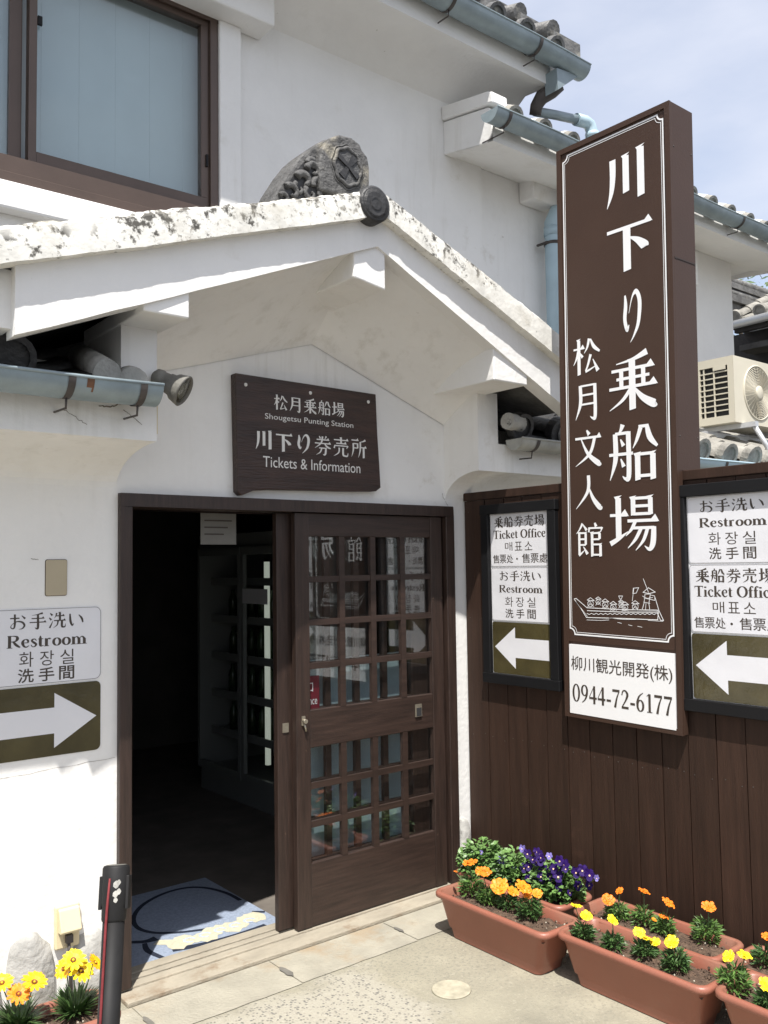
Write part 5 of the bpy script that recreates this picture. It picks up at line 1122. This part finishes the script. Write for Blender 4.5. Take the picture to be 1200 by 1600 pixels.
for k in range(4):
    for q in range(7):
        yy = 4.97+q*.135+rb_.uniform(-.01, .01); zz = .433+k*.27
        if proto is None:
            m = MB(); m.lathe((0, 0, 0), ZP, [(0, .030), (.12, .031), (.15, .024), (.175, .012), (.20, .012)], 14); proto = m.build('bottle', 'bottle'); o = proto
        else: o = proto.copy(); COL.objects.link(o)
        o.location = (fx+.17, yy, zz); tag(o, 'dark bottle standing on a fridge shelf inside the shop', 'bottle', 'bottles in the fridge')
t = thing('hanging_notice', 'small paper notice hanging at the top of the dark doorway', 'notice', (1.795, 3.50, 1.705))
m = MB(); m.box((1.793, 3.50, 1.705), (1.968, 3.503, 1.842)); no = m.build('sheet', mat('grey_notice_paper', (.17, .165, .15), .7, .1, 9), t)
lt = Lettering((Vector((1.793, 3.4995, 1.705)), XP, ZP, -YP), .0008)
for k in range(3): lt.line([(.02, .105-.03*k), (.15-.02*k, .105-.03*k)], .006)
lt.build('print', 'ink', no)
for i, (x0, x1, z0, z1, lab) in enumerate(((1.78, 2.15, 1.35, 1.75, 'dim framed poster high on the back wall of the shop'), (1.78, 2.15, .88, 1.28, 'dim framed poster low on the back wall of the shop'))):
    t = thing('poster', lab, 'poster', (x0, 7.55, z0), 'posters in the shop'); m = MB(); m.box((x0, 7.56, z0), (x1, 7.58, z1)); m.build('sheet', 'poster', t)
    m = MB(); m.box((x0-.02, 7.555, z0-.02), (x0, 7.59, z1+.02)); m.box((x1, 7.555, z0-.02), (x1+.02, 7.59, z1+.02)); m.box((x0, 7.555, z1), (x1, 7.59, z1+.02)); m.box((x0, 7.555, z0-.02), (x1, 7.59, z0)); m.build('frame', 'black', t)
# ================================================================== BEHIND THE FENCE
t = thing('lean_to', 'low lean-to roof of grey rounded tiles behind the fence', 'lean-to', (5.5, 3.2, 0))
r = MB(); tile_roof(r, (4.45, 2.93, 2.205), XP, (0, 1, .38), 3.6, 4, .31, .25, .075, jit=.010, mi_end=0); r.build('roof_tiles', 'tilelight', t)
m = MB(); m.box((4.42, 3.02, 0), (8.0, 3.12, 2.19)); m.build('wall', 'fence', t)
gutter('gutter', 4.40, 8.0, 2.86, 2.195, .055, 'pipe', t, [4.9, 5.8, 6.6])
t = thing('air_conditioner', 'cream outdoor air conditioner unit with a round fan grille', 'air conditioner', (6.12, 3.34, 2.55))
ax0, ax1, ay0, ay1, az0, az1 = 5.715, 6.535, 3.20, 3.49, 2.565, 3.025
m = MB(); m.box((ax0+.025, ay0+.025, az0), (ax1, ay1, az1-.0)); m.build('core', 'dark', t)
m = MB(); m.box((ax0, ay0, az1-.018), (ax1, ay1, az1+.004)); m.box((ax0, ay0, az0-.004), (ax1, ay1, az0+.018))
# front panel with a round hole
fc = P(1182, 615, 1, ay0); fcx, fcz, fr0 = fc.x+.02, (az0+az1)/2+.002, .193
hole = [(fcx+fr0*math.cos(k*math.pi/20), fcz+fr0*math.sin(k*math.pi/20)) for k in range(40)]
def sq(a_):
    cx_, cz_ = math.cos(a_), math.sin(a_); hx = (ax1-fcx) if cx_ > 0 else (fcx-ax0); hz = (az1-.018-fcz) if cz_ > 0 else (fcz-az0-.018)
    k = min(hx/abs(cx_) if abs(cx_) > 1e-6 else 1e9, hz/abs(cz_) if abs(cz_) > 1e-6 else 1e9); return (fcx+cx_*k, fcz+cz_*k)
angs = sorted([k*math.pi/20 for k in range(40)]+[math.atan2(z_-fcz, x_-fcx) % (2*math.pi) for x_ in (ax0, ax1) for z_ in (az0+.018, az1-.018)])
vs = [(fcx+fr0*math.cos(a), ay0, fcz+fr0*math.sin(a)) for a in angs]+[(sq(a)[0], ay0, sq(a)[1]) for a in angs]; n = len(angs)
m.add(vs, [(k, (k+1) % n, n+(k+1) % n, n+k) for k in range(n)])
m.box((ax0, ay0+.001, az0+.018), (ax0+.02, ay0+.045, az1-.018)); m.box((ax0, ay1-.03, az0+.018), (ax0+.02, ay1, az1-.018)); m.box((ax0, ay0+.045, az1-.055), (ax0+.02, ay1-.03, az1-.018)); m.box((ax0, ay0+.045, az0+.018), (ax0+.02, ay1-.03, az0+.05))
m.build('casing', 'acbody', t)
m = MB()
for k in range(1, 9): z = az0+.05+(az1-az0-.105)*k/9; m.box((ax0+.004, ay0+.045, z-.004), (ax0+.016, ay1-.03, z+.004))
for f_ in (.50, .86): y_ = ay0+.045+(ay1-ay0-.075)*f_; m.box((ax0+.003, y_-.004, az0+.05), (ax0+.015, y_+.004, az1-.055))
m.box((ax0-.001, ay0+.06, az1-.082), (ax0+.004, ay0+.155, az1-.050)); m.build('side_grille', 'acbody', t)
m = MB()
for k in range(12):
    rr = .052+.0115*k; m.tube([(fcx+rr*math.cos(q*math.pi/24), ay0-.012+.010*(rr/fr0)**2, fcz+rr*math.sin(q*math.pi/24)) for q in range(49)], .0024, 5, caps=False)
for k in range(28):
    a = k*2*math.pi/28; m.tube([(fcx+.045*math.cos(a), ay0-.010, fcz+.045*math.sin(a)), (fcx+fr0*math.cos(a), ay0-.002, fcz+fr0*math.sin(a))], .0019, 4, caps=False)
m.tube([(fcx+fr0*math.cos(q*math.pi/24), ay0-.002, fcz+fr0*math.sin(q*math.pi/24)) for q in range(49)], .0065, 6, caps=False)
m.lathe((fcx, ay0, fcz), (0, -1, 0), [(0, .05), (.016, .048), (.020, .040), (.021, .001)], 24); m.build('fan_grille', 'acbody', t)
m = MB()
for k in range(3):
    a0 = k*2*math.pi/3+.5
    m.grid([[(fcx+rr*math.cos(a0+s_*1.25+ (rr-.05)*1.2), ay0+.012+.03*s_, fcz+rr*math.sin(a0+s_*1.25+(rr-.05)*1.2)) for rr in (.04, .09, .14, .175)] for s_ in (0, .25, .5, .75, 1)])
m.build('fan_blade', mat('beige_fan', (.46, .37, .24), .5, .1, 5), t)
t = thing('unit_stand', 'silver metal stand carrying the air conditioner over the tiles', 'stand', (6.1, 3.3, 2.40))
m = MB()
for xx in (5.82, 6.42):
    m.box((xx-.02, 3.10, 2.525), (xx+.02, 3.86, 2.56)); m.tube([(xx, 3.12, 2.53), (xx+.05, 3.02, 2.31)], .018, 6); m.box((xx-.05, 2.99, 2.295), (xx+.12, 3.05, 2.315))
m.box((5.70, 3.42, 2.490), (6.60, 3.45, 2.5245)); m.build('rails', 'alu', t)
# neighbouring house
t = thing('neighbour_house', 'old dark house with a grey tiled roof beyond the fence at far right', 'house', (9.4, 3.8, 0))
r = MB(); tile_roof(r, (8.80, 4.86, 4.16), (0, -1, 0), (1, 0, .46), 3.2, 8, .27, .24, .06, mi_end=0); r.build('roof_tiles', 'tilelight', t)
m = MB(); m.box((9.15, 1.6, 0), (9.25, 7.0, 4.10)); m.box((8.80, 1.6, 4.03), (8.86, 4.9, 4.115)); m.build('wall', mat('dark_timber_wall', (.028, .024, .022), .7, .5, 6, .2, 20), t)
m = MB(); m.box((8.86, 1.6, 3.84), (9.15, 4.88, 3.90)); m.build('eave_board', mat('grey_timber', (.07, .065, .06), .8, .4, 9), t)
m = MB(); m.tube([(8.76, 1.7, 4.15), (8.76, 4.88, 4.11)], .045, 10); m.build('gutter', 'alu', t)
m = MB(); m.box((8.72, 4.90, 4.10), (11.6, 4.98, 4.36)); m.box((8.62, 4.86, 4.365), (11.6, 5.02, 4.44)); m.tube([(8.60, 4.94, 4.475), (11.6, 4.94, 4.50)], .055, 10); m.box((8.66, 4.88, 4.52), (11.6, 5.0, 4.58)); m.tube([(8.72, 4.94, 4.61), (11.6, 4.94, 4.64)], .05, 10); m.build('ridge', 'tile', t)
t = thing('tree', 'pale green treetop showing past the eave at far right', 'tree', (15.0, 7.6, 0))
m = MB(); rt_ = random.Random(4); cc = P(1186, 417, 0, 15.0)
for k in range(900):
    d = Vector((rt_.gauss(0, 1), rt_.gauss(0, 1), rt_.gauss(0, .8))); d = d.normalized()*(rt_.random()**.5)*1.15; p_ = Vector((cc.x, cc.y, cc.z-.85))+d; e_ = Vector((rt_.uniform(-1, 1), rt_.uniform(-1, 1), rt_.uniform(-.6, .6))).normalized(); f_ = e_.orthogonal().normalized(); s_ = rt_.uniform(.05, .11)
    m.add([p_, p_+e_*s_+f_*s_*.4, p_+e_*s_*2, p_+e_*s_-f_*s_*.4], [(0, 1, 2, 3)])
m.build('crown', 'treeleaf', t)
m = MB(); m.tube([(cc.x, cc.y, 0), (cc.x+.05, cc.y, 2), (cc.x, cc.y, cc.z-1.0)], [.16, .13, .06], 10)
for k in range(5): a = k*1.26; m.tube([(cc.x, cc.y, cc.z-1.8), (cc.x+.6*math.cos(a), cc.y+.6*math.sin(a), cc.z-.9)], [.05, .015], 6)
m.build('trunk', 'bark', t)
